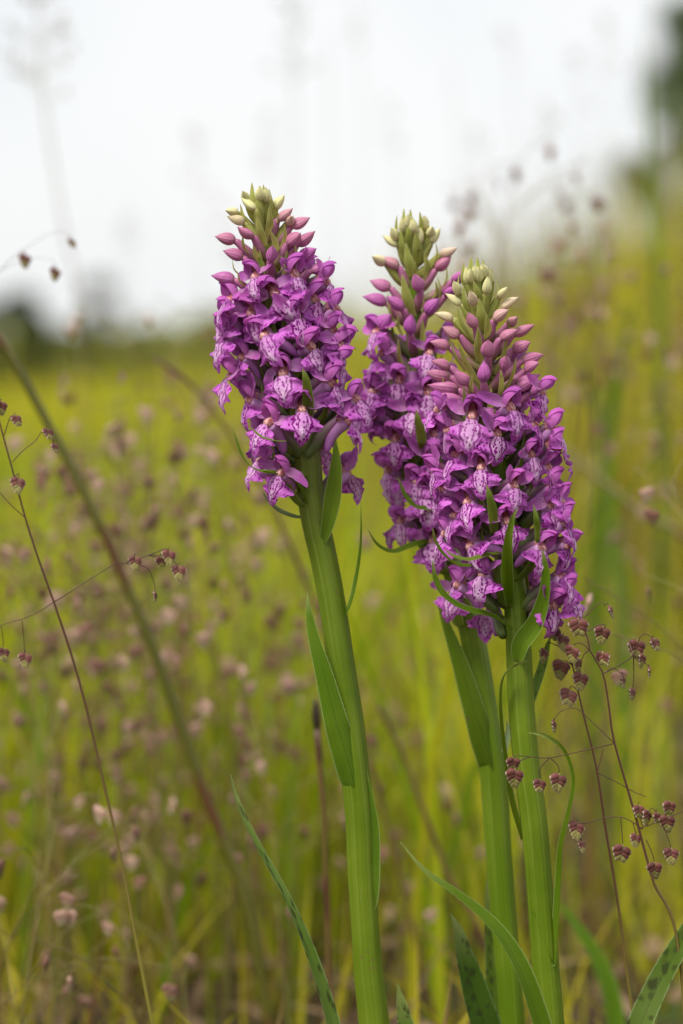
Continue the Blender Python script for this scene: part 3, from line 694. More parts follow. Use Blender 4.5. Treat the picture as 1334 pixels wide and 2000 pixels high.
# ------------------------------------------------------------------ quaking grass
def mat_spikelet():
    g = NT('quaking_spikelet'); uvv, u, v = g.uv(); oi = g.n('ShaderNodeObjectInfo'); r = oi.outputs['Random']
    lev = g.n('ShaderNodeAttribute', attribute_name='lev').outputs['Fac']
    c = g.mix(g.ss(lev, 0.3, 0.7), (0.165, 0.05, 0.045), (0.31, 0.29, 0.085))
    nz = g.noise(uvv, 5.0, 3.0, 0.6, '4D', g.math('MULTIPLY', r, 41.0))
    c = g.mix(g.math('MULTIPLY', g.ss(nz, 0.4, 0.7), 0.4), c, (0.32, 0.15, 0.11))
    edge = g.math('MULTIPLY', g.math('MAXIMUM', g.ss(u, 0.82, 0.93), g.math('MULTIPLY', g.ss(v, 0.82, 0.95), 0.7)), g.ss(v, 0.02, 0.2))
    c = g.mix(g.math('MULTIPLY', edge, 0.85), c, (0.70, 0.60, 0.44))
    c = g.hsv(c, 0.5, 1.0, g.math('ADD', 0.8, g.math('MULTIPLY', r, 0.45)))
    return g.finish(c, 0.5, 0.25, None, nz, 0.4, 0.0001, 0.3)
M['spikelet'] = mat_spikelet()
def mat_far_spikelet():
    g = NT('quaking_spikelet_blurred'); uvv, u, v = g.uv(); oi = g.n('ShaderNodeObjectInfo'); r = oi.outputs['Random']
    lev = g.n('ShaderNodeAttribute', attribute_name='lev').outputs['Fac']
    pink = g.mix(g.ss(r, 0.1, 0.9), (0.25, 0.11, 0.085), (0.58, 0.37, 0.29))
    pale = g.mix(g.ss(r, 0.1, 0.9), (0.22, 0.19, 0.07), (0.48, 0.42, 0.24))
    c = g.mix(g.ss(lev, 0.35, 0.9), pink, pale)
    c = g.mix(g.math('MULTIPLY', g.ss(u, 0.8, 0.95), 0.7), c, (0.6, 0.48, 0.36))
    return g.finish(c, 0.5, 0.3, None, None, 0.3, 0.0001, 0.3)
M['far_spikelet'] = mat_far_spikelet()
def flatmat(name, c1, c2, transl=0.0, rough=0.5, scale=60.0):
    g = NT(name); oc = g.n('ShaderNodeTexCoord').outputs['Object']; r = g.rnd()
    c = g.mix(g.ss(g.noise(oc, scale, 3.0), 0.35, 0.65), c1, c2)
    c = g.hsv(c, 0.5, 1.0, g.math('ADD', 0.85, g.math('MULTIPLY', r, 0.3)))
    return g.finish(c, rough, transl)
M['wire'] = flatmat('quaking_branch', (0.06, 0.022, 0.018), (0.10, 0.045, 0.025))
def mat_gstem():
    g = NT('quaking_stem'); uvv, u, v = g.uv()
    c = g.mix(g.ss(v, 0.25, 0.75), (0.22, 0.19, 0.03), (0.085, 0.03, 0.02))
    return g.finish(c, 0.45, 0.0)
M['gstem'] = mat_gstem()
M['fstem'] = flatmat('meadow_grass_stem', (0.20, 0.13, 0.05), (0.17, 0.17, 0.04))

def lemma(side, k, n, R, far=False):
    """one scale of a spikelet: a plump flattened boat, millimetres, the spikelet hangs along -Z"""
    t = k / (n - 1)
    phi = math.radians(82 - 62 * t ** .9); L = 2.45 - .75 * t; hw = .98 - .28 * t; th = .62 - .25 * t; z0 = -.35 - 2.75 * t
    d = Vector((side * math.sin(phi), 0, -math.cos(phi))); lo = Vector((-side * math.cos(phi) * .9, 0, -1)).normalized()
    lo = (lo - d * lo.dot(d)).normalized()
    nr, nc = (5, 6) if far else (8, 10)
    rows, uvs = [], []
    for i in range(nr):
        v = i / (nr - 1); e = math.sin(math.pi * (.10 + .82 * v)) ** .75
        row, ur = [], []
        for j in range(nc):
            a = 2 * math.pi * j / nc
            p = Vector((side * -.1, 0, z0)) + d * (L * v) + lo * (math.cos(a) * hw * e + .25 * v * v) + Vector((0, 1, 0)) * (math.sin(a) * th * e)
            row.append(tuple(p * MM)); ur.append(((math.cos(a) + 1) / 2, v))
        rows.append(row); uvs.append(ur)
    return rows, uvs
def add_lev(me, val):
    a = me.attributes.new('lev', 'FLOAT', 'POINT'); a.data.foreach_set('value', val)
NLEM = 4
LEM = []
for k in range(NLEM):
    for side in (-1, 1):
        r_, u_ = lemma(side, k + (.5 if side > 0 else 0), NLEM + 1, random)
        me = MB().grid(r_, u_, 0, True).mesh('glume' if k == 0 else 'lemma', [M['spikelet']])
        add_lev(me, [k / (NLEM - 1)] * len(me.vertices)); LEM.append((k, me))
_mb = MB(); _mb.tube([Vector((0, 0, .4)) * MM, Vector((0, 0, -.5)) * MM, Vector((0, 0, -3.4)) * MM], [.12 * MM, .35 * MM, .2 * MM], 6)
CORE = _mb.mesh('spikelet', [M['spikelet']]); add_lev(CORE, [.6] * len(CORE.vertices))
FARSP = []
for q in range(4):
    nl = 3 + q % 3; mbx = MB(); lv = []
    for k in range(nl):
        for side in (-1, 1):
            r_, u_ = lemma(side, k + (.5 if side > 0 else 0), nl + 1, random, True)
            c0 = len(mbx.v); mbx.grid(r_, u_, 0, True); lv += [k / (nl - 1)] * (len(mbx.v) - c0)
    c0 = len(mbx.v)
    mbx.tube([Vector((0, 0, .3)) * MM, Vector((0, 0, -1)) * MM, Vector((0, 0, -3.2)) * MM], [.1 * MM, .8 * MM, .3 * MM], 6); lv += [.5] * (len(mbx.v) - c0)
    me = mbx.mesh('spikelet', [M['far_spikelet']]); add_lev(me, lv); FARSP.append(me)

def near_quaking(label, Y0, stem, branches, spikes, seed, thin=1.0):
    """stem / branches: pixel polylines (x, y[, dy mm]); spikes: (x, y of the top, size, yaw, tilt)"""
    RR = random.Random(seed)
    foot = at(*stem[0][:2], Y0)
    base = Vector((foot.x + (stem[0][0] - stem[1][0]) * K * .6, Y0, hgt(foot.x, Y0)))
    root = thing('quaking_grass_plant', label, 'grass plant', base, 'quaking grasses beside the orchids')
    P = crom([tuple(base)] + [tuple(at(p[0], p[1], Y0 + (p[2] if len(p) > 2 else 0) * MM)) for p in stem], 60)
    mb = MB(); mb.tube(P, [thin * np.interp(t, [0, .5, 1], [.0006, .00038, .00018]) for t in np.linspace(0, 1, 60)], 8)
    link('stem', mb.mesh('stem', [M['gstem']]), root)
    ends = [Vector(P[-1])]
    for b in branches:
        Q = crom([tuple(at(p[0], p[1], Y0 + (p[2] if len(p) > 2 else 0) * MM)) for p in b], max(8, 5 * len(b))); ends.append(Vector(Q[-1])); ends.append(Vector(Q[len(Q) * 2 // 3]))
        mb = MB(); mb.tube(Q, [thin * np.interp(t, [0, 1], [.00014, .0001]) for t in np.linspace(0, 1, len(Q))], 5)
        link('branch', mb.mesh('branch', [M['wire']]), root)
    for s in spikes:
        x, y = s[0], s[1]; sz = (s[2] if len(s) > 2 else 34) / 33; yaw = s[3] if len(s) > 3 else RR.uniform(-.7, .7); tilt = s[4] if len(s) > 4 else RR.uniform(-.2, .2); dy = s[5] if len(s) > 5 else 0
        p = at(x, y - 17 * sz, Y0 + dy * MM)
        mw = Matrix.Translation(p) @ Matrix.Rotation(tilt, 4, 'Y') @ Matrix.Rotation(RR.uniform(-.25, .25), 4, 'X') @ Matrix.Rotation(yaw, 4, 'Z') @ Matrix.Scale(sz * 1.0, 4)
        c = link('spikelet', CORE, root, mw)
        nl = RR.choice((3, 4, 4))
        for k, me in LEM:
            if k < nl: link('glume' if k == 0 else 'lemma', me, c, mw)
        # the hair-fine stalk it hangs from
        e0 = min(ends, key=lambda e: (e - p).length)
        Q = crom([tuple(e0), tuple(e0.lerp(p, .5) + Vector((0, 0, .0008))), tuple(p + Vector((0, 0, -.0003)))], 8)
        mb = MB(); mb.tube(Q, [.0001] * 8, 5); link('pedicel', mb.mesh('pedicel', [M['wire']]), c)
    return root

near_quaking('quaking grass on a dark wiry stem with spikelets spreading over the orchid stem', -0.012,
    [(1330, 1890), (1275, 1718), (1240, 1590), (1200, 1450), (1190, 1385), (1178, 1316), (1152, 1270), (1146, 1240), (1128, 1203)],
    [[(1178, 1316), (1208, 1300), (1237, 1279), (1250, 1245), (1262, 1238), (1274, 1247)], [(1237, 1279), (1255, 1290), (1267, 1302)], [(1237, 1279, 0), (1230, 1255, 12), (1240, 1255, 14)], [(1147, 1233), (1172, 1220), (1182, 1222), (1180, 1228)], [(1128, 1206), (1144, 1203), (1162, 1185), (1176, 1176), (1181, 1184)],
     [(1151, 1270), (1138, 1258), (1124, 1257), (1119, 1266)], [(1165, 1290), (1170, 1275), (1177, 1276)], [(1151, 1270), (1141, 1278), (1136, 1290)], [(1200, 1452), (1164, 1417), (1125, 1384), (1095, 1390), (1081, 1408)], [(1200, 1452), (1140, 1466, -5), (1074, 1480, -8), (1035, 1478, -8), (1007, 1476, -8), (1003, 1482, -8)], [(1074, 1480, -8), (1056, 1500, -8), (1054, 1522, -8)], [(1074, 1480, -8), (1090, 1496, -8), (1092, 1516, -8)],
     [(1035, 1478, -8), (1010, 1490, -8), (1006, 1508, -8)], [(1255, 1620), (1236, 1606), (1212, 1596), (1180, 1598), (1150, 1607), (1128, 1608)], [(1128, 1608), (1132, 1630), (1135, 1642)], [(1250, 1618), (1290, 1603), (1334, 1585), (1370, 1575)], [(1256, 1618), (1245, 1580), (1247, 1572)], [(1236, 1606), (1240, 1622), (1242, 1630)], [(1212, 1596), (1216, 1640), (1216, 1655)],
     [(1262, 1640), (1275, 1670), (1278, 1688)], [(1290, 1603), (1306, 1640), (1311, 1660)], [(1290, 1603), (1304, 1580), (1308, 1568)], [(1282, 1605), (1282, 1586)], [(1290, 1603), (1300, 1596), (1303, 1600)], [(1178, 1316), (1195, 1305, 20), (1214, 1315, 25)], [(1237, 1279), (1238, 1320, 22), (1236, 1345, 25)]],
    [(1178, 1242, 32), (1190, 1197, 24, 1.3, -.35), (1119, 1280, 33), (1177, 1289, 30), (1277, 1262, 28, .9, -.3), (1268, 1316, 24, 1.45, 0), (1244, 1270, 36, .2, 0, 14), (1256, 1292, 26, .9, .2, 14), (1082, 1421, 24, 1.2, 0), (1129, 1229, 38, .1), (1217, 1335, 26, 1.2, 0, 25), (1236, 1358, 26, 1.0, .1, 25),
     (1003, 1495, 28, .3, 0, -8), (1006, 1521, 34, .1, 0, -8), (1054, 1537, 27, .4, 0, -8), (1092, 1530, 33, .2, .1, -8), (1127, 1623, 32, .2), (1135, 1655, 22, .9, -.2), (1247, 1588, 28, .6), (1265, 1598, 28, .8), (1282, 1600, 24, .9), (1308, 1581, 30, .5), (1303, 1610, 32, .1), (1242, 1642, 24, .4), (1216, 1671, 36, .1, .1), (1278, 1702, 32, .3), (1311, 1673, 30, .1)], 5)
near_quaking('quaking grass with a rusty straight stem, its spikelets crowding under the lowest orchid flowers', -0.002,
    [(1262, 2100), (1240, 2000), (1222, 1880), (1205, 1750), (1183, 1620), (1165, 1500), (1142, 1405), (1128, 1345), (1118, 1300), (1098, 1262)],
    [[(1166, 1509), (1200, 1525), (1235, 1545), (1262, 1556)], [(1166, 1509), (1174, 1480), (1178, 1462)], [(1130, 1350), (1116, 1340), (1112, 1352)], [(1118, 1300), (1105, 1290), (1099, 1296)], [(1122, 1315), (1130, 1308), (1135, 1318)], [(1118, 1300), (1126, 1286), (1129, 1290)], [(1098, 1262), (1096, 1240), (1100, 1243)], [(1098, 1262), (1085, 1220), (1084, 1228)], [(1098, 1265), (1070, 1255), (1064, 1270)]],
    [(1098, 1310, 36, .1), (1112, 1366, 36, .1), (1135, 1332, 33, .3), (1129, 1302, 28, 1.0), (1100, 1256, 30, .5), (1084, 1240, 30, .4), (1064, 1282, 26, .8, .2)], 6)
near_quaking('thin red-stemmed quaking grass crossing the thick blurred stalk', 0.012,
    [(318, 2080), (298, 2000), (265, 1830), (245, 1720), (228, 1640), (205, 1540), (182, 1440), (160, 1350), (135, 1265), (105, 1175), (78, 1100), (52, 1020), (25, 920), (2, 835), (-14, 770)],
    [[(24, 903), (45, 880), (68, 862), (80, 845), (90, 838)], [(105, 1176), (160, 1142), (220, 1104), (246, 1100), (262, 1087)], [(246, 1100), (285, 1108), (300, 1135), (303, 1155)], [(246, 1100), (290, 1085), (314, 1086)], [(290, 1085), (322, 1072), (330, 1076)], [(290, 1085), (335, 1095), (349, 1106)], [(105, 1176), (75, 1195), (43, 1209), (0, 1222), (-30, 1240)], [(43, 1209), (46, 1240), (48, 1275)],
     [(2, 1222), (6, 1250), (6, 1265)], [(48, 1010), (20, 985), (-10, 950)], [(30, 930), (36, 925), (37, 934)], [(8, 850), (20, 815), (29, 812)], [(-6, 795), (2, 780), (3, 786)], [(85, 850), (102, 855), (104, 866)]],
    [(264, 1101, 27, .2), (313, 1100, 24, .5), (330, 1090, 28, .2), (349, 1120, 29, .1), (303, 1168, 22, 1.4, 0), (50, 1291, 28, .2), (6, 1280, 26, .6), (36, 949, 30, .1), (29, 825, 26, .9, -.4), (91, 851, 26, .9, -.4), (105, 878, 22, 1.1, -.3), (3, 798, 26, .6)], 7)

# --- quaking grass further back: templates, then copies
def far_template(seed, PH, nb, spread, dens):
    """returns (branch mesh, [(matrix, spikelet mesh)], stem points) of a panicle, local metres, stem top at the origin"""
    RR = random.Random(seed); mb = MB(); sp = []
    lean = Vector((RR.uniform(-.3, .3), RR.uniform(-.2, .2), -1)) * PH
    P = crom([tuple(lean), tuple(lean * .5 + Vector((.004, 0, 0))), (0, 0, 0)], 12)
    mb.tube(P, [np.interp(t, [0, 1], [.0004, .0002]) for t in np.linspace(0, 1, 12)], 5)
    def hang(p):
        ln = RR.uniform(.003, .009)
        e = p + Vector((RR.uniform(-.003, .003), RR.uniform(-.003, .003), -ln))
        mb.tube([p, p.lerp(e, .4) + Vector((0, 0, .001)), e], [.0001] * 3, 4, cap=False)
        sp.append((Matrix.Translation(e) @ Matrix.Rotation(RR.uniform(0, 6.28), 4, 'Z') @ Matrix.Rotation(RR.uniform(-.35, .35), 4, 'X') @ Matrix.Scale(RR.uniform(.85, 1.3), 4), RR.randrange(4)))
    for i in range(nb):
        f = i / (nb - 1); p0 = Vector(P[int(f * 11)])
        for s in range(2 if i < nb - 1 else 1):
            a = RR.uniform(0, 6.28); L = spread * (1.1 - .65 * f) * RR.uniform(.6, 1.1)
            tip = p0 + Vector((math.cos(a) * L, math.sin(a) * L, L * RR.uniform(.1, .8)))
            Q = crom([p0, p0.lerp(tip, .5) + Vector((0, 0, .004)), tip], 8)
            mb.tube(Q, [.00018] * 8, 4, cap=False)
            for q in range(dens):
                b = Vector(Q[max(7 - q * 2, 2)]); e = b + Vector((RR.uniform(-1, 1), RR.uniform(-1, 1), RR.uniform(-.2, .5))) * .013 * (1 if q else .3)
                mb.tube([b, e], [.00013] * 2, 4, cap=False); hang(e)
    return mb.mesh('branch', [M['fstem']]), sp, lean
TPL = [far_template(50 + i, h, nb, sp_, dn) for i, (h, nb, sp_, dn) in enumerate([(.075, 5, .045, 2), (.09, 5, .05, 2), (.08, 5, .045, 2), (.10, 6, .055, 2), (.06, 4, .05, 1), (.11, 6, .055, 2)])]
def place_far(px, py, Y, ti, rz, label, group):
    """a plant whose stem top stands at this pixel and depth, foot on the ground"""
    brm, sp, lean = TPL[ti]
    top = at(px, py, Y); rot = Matrix.Rotation(rz, 4, 'Z'); lw = rot @ lean
    bx, by = top.x + lw.x * 1.6, Y + lw.y * 1.6; g0 = hgt(bx, by)
    if top.z + lw.z < g0 + .01: top.z = g0 + .01 - lw.z
    o = thing('quaking_grass_plant', label, 'grass plant', (bx, by, g0), group)
    mb = MB(); j0 = top + lw
    mb.tube(crom([(bx, by, g0 - .01), tuple(Vector((bx, by, g0)).lerp(j0, .55) + Vector((lw.x * -.1, 0, 0))), tuple(j0)], 12), [np.interp(t, [0, 1], [.0008, .0004]) for t in np.linspace(0, 1, 12)], 5)
    link('stem', mb.mesh('stem', [M['fstem']]), o)
    mw0 = Matrix.Translation(top) @ rot
    link('branch', brm, o, mw0)
    for mw, k in sp: link('spikelet', FARSP[k], o, mw0 @ mw)
    return o
LEFT = [(330, 690, .36, 2), (230, 770, .30, 1), (300, 840, .32, 0), (380, 880, .34, 2), (190, 900, .26, 4), (100, 1090, .24, 4), (250, 1100, .30, 2), (60, 1330, .22, 4), (380, 1170, .28, 4), (520, 1270, .26, 4), (180, 1290, .28, 0), (460, 1380, .24, 4), (330, 1460, .26, 4), (560, 1180, .34, 4), (300, 655, .40, 1), (265, 700, .46, 3), (345, 740, .50, 0), (120, 775, .42, 1), (215, 800, .34, 2), (280, 860, .50, 5), (70, 870, .36, 0), (150, 930, .28, 2), (345, 920, .36, 3), (400, 960, .60, 5), (240, 990, .42, 1), (30, 1010, .48, 3), (440, 1060, .42, 0), (330, 1110, .50, 2),
        (180, 1130, .38, 1), (490, 1180, .38, 1), (90, 1200, .34, 0), (270, 1270, .27, 4), (420, 1290, .34, 2), (540, 1330, .40, 1), (170, 1400, .42, 1), (490, 1440, .30, 4), (110, 1600, .14, 4), (270, 1640, .20, 4), (250, 1840, .10, 4), (80, 1700, .13, 4), (570, 1560, .34, 4), (130, 1020, .6, 3), (400, 820, .7, 5), (610, 1260, .5, 1), (20, 1160, .30, 2), (600, 1130, .6, 3), (20, 1850, .12, 4)]
def left_label(x, y):
    if y < 720: return 'blurred quaking grass whose pinkish spikelets reach highest beside the bushes on the meadow edge'
    dx = x - np.interp(y, [665, 1045, 1510, 1850], [0, 205, 385, 500])
    if y > 1520 and dx < 0: return 'low dark-spikeleted quaking grass at the foot of the thin red-stemmed grass'
    if dx < -40: return 'blurred pinkish quaking grass between the thin red stem and the thick leaning stalk'
    if dx < 110: return 'blurred pinkish quaking grass right behind the thick leaning stalk'
    if x > 470: return 'blurred quaking grass with pale pink spikelets close behind the stem of the lone orchid'
    return 'blurred quaking grass in the open meadow between the thick leaning stalk and the lone orchid'
for i, (x, y, Y, t) in enumerate(LEFT): place_far(x, y, Y * .82, t, i * 1.7, left_label(x, y), 'quaking grass in the meadow beyond the lone orchid')
RIGHT = [(1150, 500, .40, 0), (1230, 640, .42, 4), (1060, 420, .38, 4), (980, 470, .36, 4), (1290, 820, .40, 4), (930, 360, .40, 4), (1180, 560, .34, 4), (1010, 325, .42, 4), (955, 375, .50, 4), (1190, 425, .50, 4), (1080, 480, .55, 0), (1250, 560, .50, 4), (1120, 560, .55, 4), (1040, 520, .45, 4), (1300, 700, .5, 4), (1210, 740, .55, 4), (1312, 945, .10, 4), (760, 1180, .42, 0), (840, 1130, .50, 1), (780, 1450, .25, 4), (870, 1500, .32, 4), (720, 1100, .55, 3), (1320, 1030, .35, 4), (1270, 1120, .4, 4), (1150, 1290, .5, 4), (800, 1320, .45, 2), (850, 1660, .28, 4)]
def right_label(x, y):
    if y < 400: return 'blurred quaking grass with spikelets standing against the sky above the front spike of the pair'
    if y < 620: return 'blurred quaking grass with pinkish spikelets on the yellow slope behind the tops of the pair'
    if x < 900: return 'blurred quaking grass seen between the lone orchid stem and the stems of the pair'
    if x == 1312: return 'quaking grass with one sharp pinkish spikelet cluster beside the front spike'
    return 'blurred sparse quaking grass behind the sharp wiry quaking grass'
for i, (x, y, Y, t) in enumerate(RIGHT): place_far(x, y, Y, t, i * 2.3 + 1, right_label(x, y), 'quaking grass in the meadow beyond the pair')
near_quaking('slender quaking grass whose three spikelets hang against the white sky above the bushes', .12,
    [(-70, 1100), (-60, 800), (-35, 600), (0, 528), (40, 492)], [[(0, 528), (60, 505), (100, 508), (108, 518)], [(40, 492), (90, 460), (125, 452), (136, 462)], [(40, 492), (47, 490), (48, 497)]],
    [(49, 513, 30, .5, 0), (109, 539, 28, .6, .1), (138, 480, 24, 1.0, -.4)], 8, .5)

# ------------------------------------------------------------------ single grass stalks
def mat_stalk(name, a, b, c3):
    g = NT(name); uvv, u, v = g.uv()
    nz = g.noise(uvv, 7.0, 2.0)
    c = g.mix(g.ss(nz, 0.4, 0.6), a, b)
    c = g.mix(g.ss(g.math('SINE', g.math('MULTIPLY', v, 21.0)), 0.5, 0.97), c, c3)
    return g.finish(c, 0.4, 0.0)
M['stalk'] = mat_stalk('thick_stalk', (0.075, 0.078, 0.008), (0.11, 0.10, 0.015), (0.10, 0.045, 0.015))
M['strawstalk'] = mat_stalk('straw_stalk', (0.28, 0.24, 0.10), (0.22, 0.20, 0.06), (0.15, 0.08, 0.03))
M['redstalk'] = mat_stalk('red_stalk', (0.14, 0.07, 0.03), (0.12, 0.09, 0.02), (0.08, 0.03, 0.02))
M['greenblade'] = mat_green('broad_grass_blade', (0.10, 0.19, 0.012), (0.13, 0.24, 0.02), (0.16, 0.25, 0.03), 50.0, 0.45)
def stalk(name, label, cat, Y, pts, r0, r1, mat, group=None):
    Q = [tuple(at(x, y, Y + (d[0] if d else 0) * MM)) for x, y, *d in pts]
    base = Vector((Q[0][0] * 2 - Q[1][0] if False else Q[0][0], Q[0][1], hgt(Q[0][0], Q[0][1])))
    if Q[0][2] > base.z + .005: Q = [(Q[0][0] + (Q[0][0] - Q[1][0]) * (Q[0][2] - base.z) / max(.02, Q[1][2] - Q[0][2]) * .7, Q[0][1], base.z - .004)] + Q
    P = crom(Q, 50); mb = MB(); mb.tube(P, [np.interp(t, [0, 1], [r0, r1]) for t in np.linspace(0, 1, 50)], 8)
    return tag(link(name, mb.mesh(name, [M[mat]])), label, cat, group)
stalk('grass_stalk', 'thick dark blurred stalk leaning across the meadow behind the thin red stem', 'stalk', .17, [(500, 1850), (470, 1730), (440, 1650), (385, 1510), (300, 1270), (250, 1150), (205, 1045), (140, 915), (95, 830), (40, 730), (0, 665), (-60, 590)], .0019, .0013, 'stalk')
stalk('grass_stalk', 'pale blurred straw stem slanting down behind the orchid pair', 'stalk', .40, [(1420, 1130), (1250, 1000), (1110, 885), (1000, 800)], .0018, .0012, 'strawstalk')
stalk('grass_stalk', 'slim brown blurred stalk rising through the pinkish spikelets, arching at the top', 'stalk', .22, [(720, 1480), (560, 1050), (430, 820), (360, 740), (300, 700)], .0008, .0006, 'redstalk')
stalk('grass_stalk', 'brown blurred stem slanting below the lone orchid towards the pair', 'stalk', .20, [(940, 1830), (880, 1720), (830, 1590), (780, 1460), (740, 1380)], .0011, .0007, 'redstalk')
# dark plantain head
pr = thing('plantain', 'dark narrow plantain seed head on a brown stalk behind the lone orchid', 'plantain', (at(645, 2000, .11).x, .11, hgt(0, .11)))
P = crom([(at(648, 2100, .11).x, .11, -.005), tuple(at(642, 1900, .11)), tuple(at(632, 1600, .11)), tuple(at(619, 1425, .11))], 30)
mb = MB(); mb.tube(P, [.0009] * 30, 7); link('stalk', mb.mesh('stalk', [M['redstalk']]), pr)
a, b = at(620, 1432, .11), at(616, 1366, .11)
mb = MB(); mb.tube([a.lerp(b, t) for t in np.linspace(0, 1, 12)], [.0012 * (math.sin(math.pi * (.08 + .86 * t)) ** .6) for t in np.linspace(0, 1, 12)], 9, prof=lambda an, t: 1 + .15 * math.sin(an * 3 + t * 40))
M['dark_head'] = flatmat('dark_seed_head', (0.02, 0.013, 0.008), (0.05, 0.03, 0.015), scale=900.0)
link('seed_head', mb.mesh('seed_head', [M['dark_head']]), pr)

# tall flowering grasses against the sky
def tall_grass(label, Y, pts, r, head_n, head_h, seed, head_w=.012):
    RR = random.Random(seed)
    Q = [tuple(at(x, y, Y)) for x, y in pts]; base = (Q[0][0], Y, hgt(Q[0][0], Y))
    root = thing('flowering_grass_plant', label, 'grass plant', base, 'tall grasses against the sky')
    P = crom([base] + Q, 40); mb = MB(); mb.tube(P, [np.interp(t, [0, 1], [r, r * .5]) for t in np.linspace(0, 1, 40)], 6)
    link('stem', mb.mesh('stem', [M['strawstalk']]), root)
    if head_n:
        mb = MB(); top = Vector(P[-1])
        for i in range(head_n):
            f = RR.random(); p = top + Vector((0, 0, -head_h * f)); L = head_w * (.3 + f) * RR.uniform(.5, 1.1); a_ = RR.uniform(0, 6.28)
            e = p + Vector((math.cos(a_) * L, math.sin(a_) * L, L * .6))
            mb.tube([p, e], [.0002, .0002], 4, cap=False)
            mb.tube([e + Vector((0, 0, .0025)), e, e + Vector((0, 0, -.0025))], [.0003, .001, .0003], 5)
        link('seed_head', mb.mesh('seed_head', [M['fstem']]), root)
tall_grass('tall grass with a loose feathery head high against the sky, beside the three hanging spikelets', .75, [(160, 700), (120, 420), (90, 220), (75, 40), (78, -60)], .0008, 24, .075, 1, .02)
tall_grass('tall straight grass with a narrow head against the sky above the lone orchid', 1.1, [(560, 620), (575, 300), (572, 60), (570, -60)], .0006, 16, .07, 2)
for i, (x, y, Y, nh) in enumerate([(640, 60, 1.3, 0), (380, 240, 1.2, 14), (440, 380, 1.4, 20), (880, 120, 1.5, 0), (520, 220, 1.6, 20), (250, 420, 1.5, 16), (690, -20, 1.6, 10), (990, 60, 1.7, 12), (1130, 100, 1.6, 14), (930, 230, 1.4, 10), (1060, 180, 1.2, 10), (760, 200, 1.5, 10), (1180, 30, 1.4, 16)]):
    tall_grass('thin pale grass stem blurred against the white sky', Y, [(x + (i % 3) * 14, y + 700), (x + 8 + (i % 4) * 6, y + 300), (x, y)], .00045, nh // 2, .05, 20 + i)
def gblade(label, Y, pts, wid, group=None, mat='greenblade'):
    Q = [tuple(at(x, y, Y)) for x, y in pts]; b0 = (Q[0][0], Y, hgt(Q[0][0], Y) - .004)
    P = crom([b0] + Q, 30); mb = MB(); blade(mb, P, [wid * (math.sin(math.pi * (.25 + .74 * t)) ** .7) + .0002 for t in np.linspace(0, 1, 30)], (.3, -1, .2), .3)
    return tag(link('broad_grass_plant', mb.mesh('broad_grass_plant', [M[mat]])), label, 'grass plant', group)
gblade('tall bright green blade rising against the dark tree', .9, [(1290, 700), (1270, 350), (1262, 120), (1255, 60)], .006)
gblade('broad bright green blade behind the tip of the front spike', .5, [(1160, 1250), (1175, 1000), (1200, 760), (1235, 600)], .010)
gblade('broad green blade rising behind the straw stem', .55, [(1210, 1200), (1190, 1000), (1165, 800), (1130, 690)], .009)
gblade('green blade leaning low beside the base of the orchid pair', .17, [(1200, 1990), (1170, 1880), (1120, 1800), (1090, 1760)], .006)

# ------------------------------------------------------------------ meadow sward (uncountable)
def fnoise(x, y, s):
    return (np.sin(x * 3.1 * s + 1.7) * np.cos(y * 2.7 * s + .6) + np.sin(x * 1.3 * s - y * 1.9 * s + 2.2) + .6 * np.sin(x * 6.3 * s + y * 5.1 * s)) / 2.6
def mat_blades(name, transl):
    g = NT(name)
    c = g.n('ShaderNodeVertexColor', layer_name='tint').outputs[0]
    return g.finish(c, 0.5, transl, g.hsv(c, 0.5, 1.1, 1.35), None, spec=0.25)
M['sward'] = mat_blades('meadow_blades', 0.42)
PAL = np.array([(0.47, 0.45, 0.024), (0.20, 0.30, 0.014), (0.54, 0.46, 0.03), (0.37, 0.42, 0.022), (0.30, 0.20, 0.07), (0.17, 0.085, 0.04)])
def sward(name, label, x, y, h, w, bend, tint, lev=4):
    n = len(x); a = rng.rand(n) * 2 * np.pi; b = rng.rand(n) * 2 * np.pi
    z0 = np.array([hgt(float(p), float(q)) for p, q in zip(x, y)])
    ts = np.linspace(0, 1, lev + 1)
    V = np.zeros((n, 2 * lev + 1, 3))
    for i, t in enumerate(ts):
        cx = x + np.cos(b) * bend * h * t ** 2; cy = y + np.sin(b) * bend * h * t ** 2; cz = z0 - .004 + h * t * (1 - .18 * np.abs(bend) * t)
        ww = w * .5 * (1 - t) ** .7
        if i < lev:
            V[:, 2 * i] = np.stack([cx - np.cos(a) * ww, cy - np.sin(a) * ww, cz], 1)
            V[:, 2 * i + 1] = np.stack([cx + np.cos(a) * ww, cy + np.sin(a) * ww, cz], 1)
        else: V[:, 2 * lev] = np.stack([cx, cy, cz], 1)
    nv = 2 * lev + 1; tri = []
    for i in range(lev - 1):
        p = 2 * i; tri += [(p, p + 1, p + 3), (p, p + 3, p + 2)]
    p = 2 * (lev - 1); tri.append((p, p + 1, p + 2))
    tri = np.array(tri); T = (tri[None] + (np.arange(n) * nv)[:, None, None]).reshape(-1, 3)
    me = bpy.data.meshes.new(name)
    me.vertices.add(n * nv); me.vertices.foreach_set('co', V.reshape(-1))
    me.loops.add(T.size); me.loops.foreach_set('vertex_index', T.reshape(-1).astype(np.int32))
    me.polygons.add(len(T)); me.polygons.foreach_set('loop_start', np.arange(0, T.size, 3, dtype=np.int32))
    try: me.polygons.foreach_set('loop_total', np.full(len(T), 3, dtype=np.int32))
    except Exception: pass
    me.update(calc_edges=True)
    ca = me.color_attributes.new('tint', 'FLOAT_COLOR', 'POINT')
    c4 = np.ones((n, nv, 4)); c4[:, :, :3] = tint[:, None, :]
    ca.data.foreach_set('color', c4.reshape(-1))
    me.materials.append(M['sward']); me.validate()
    o = link(name, me); o['kind'] = 'stuff'; o['label'] = label; o['category'] = 'grass'
    return o
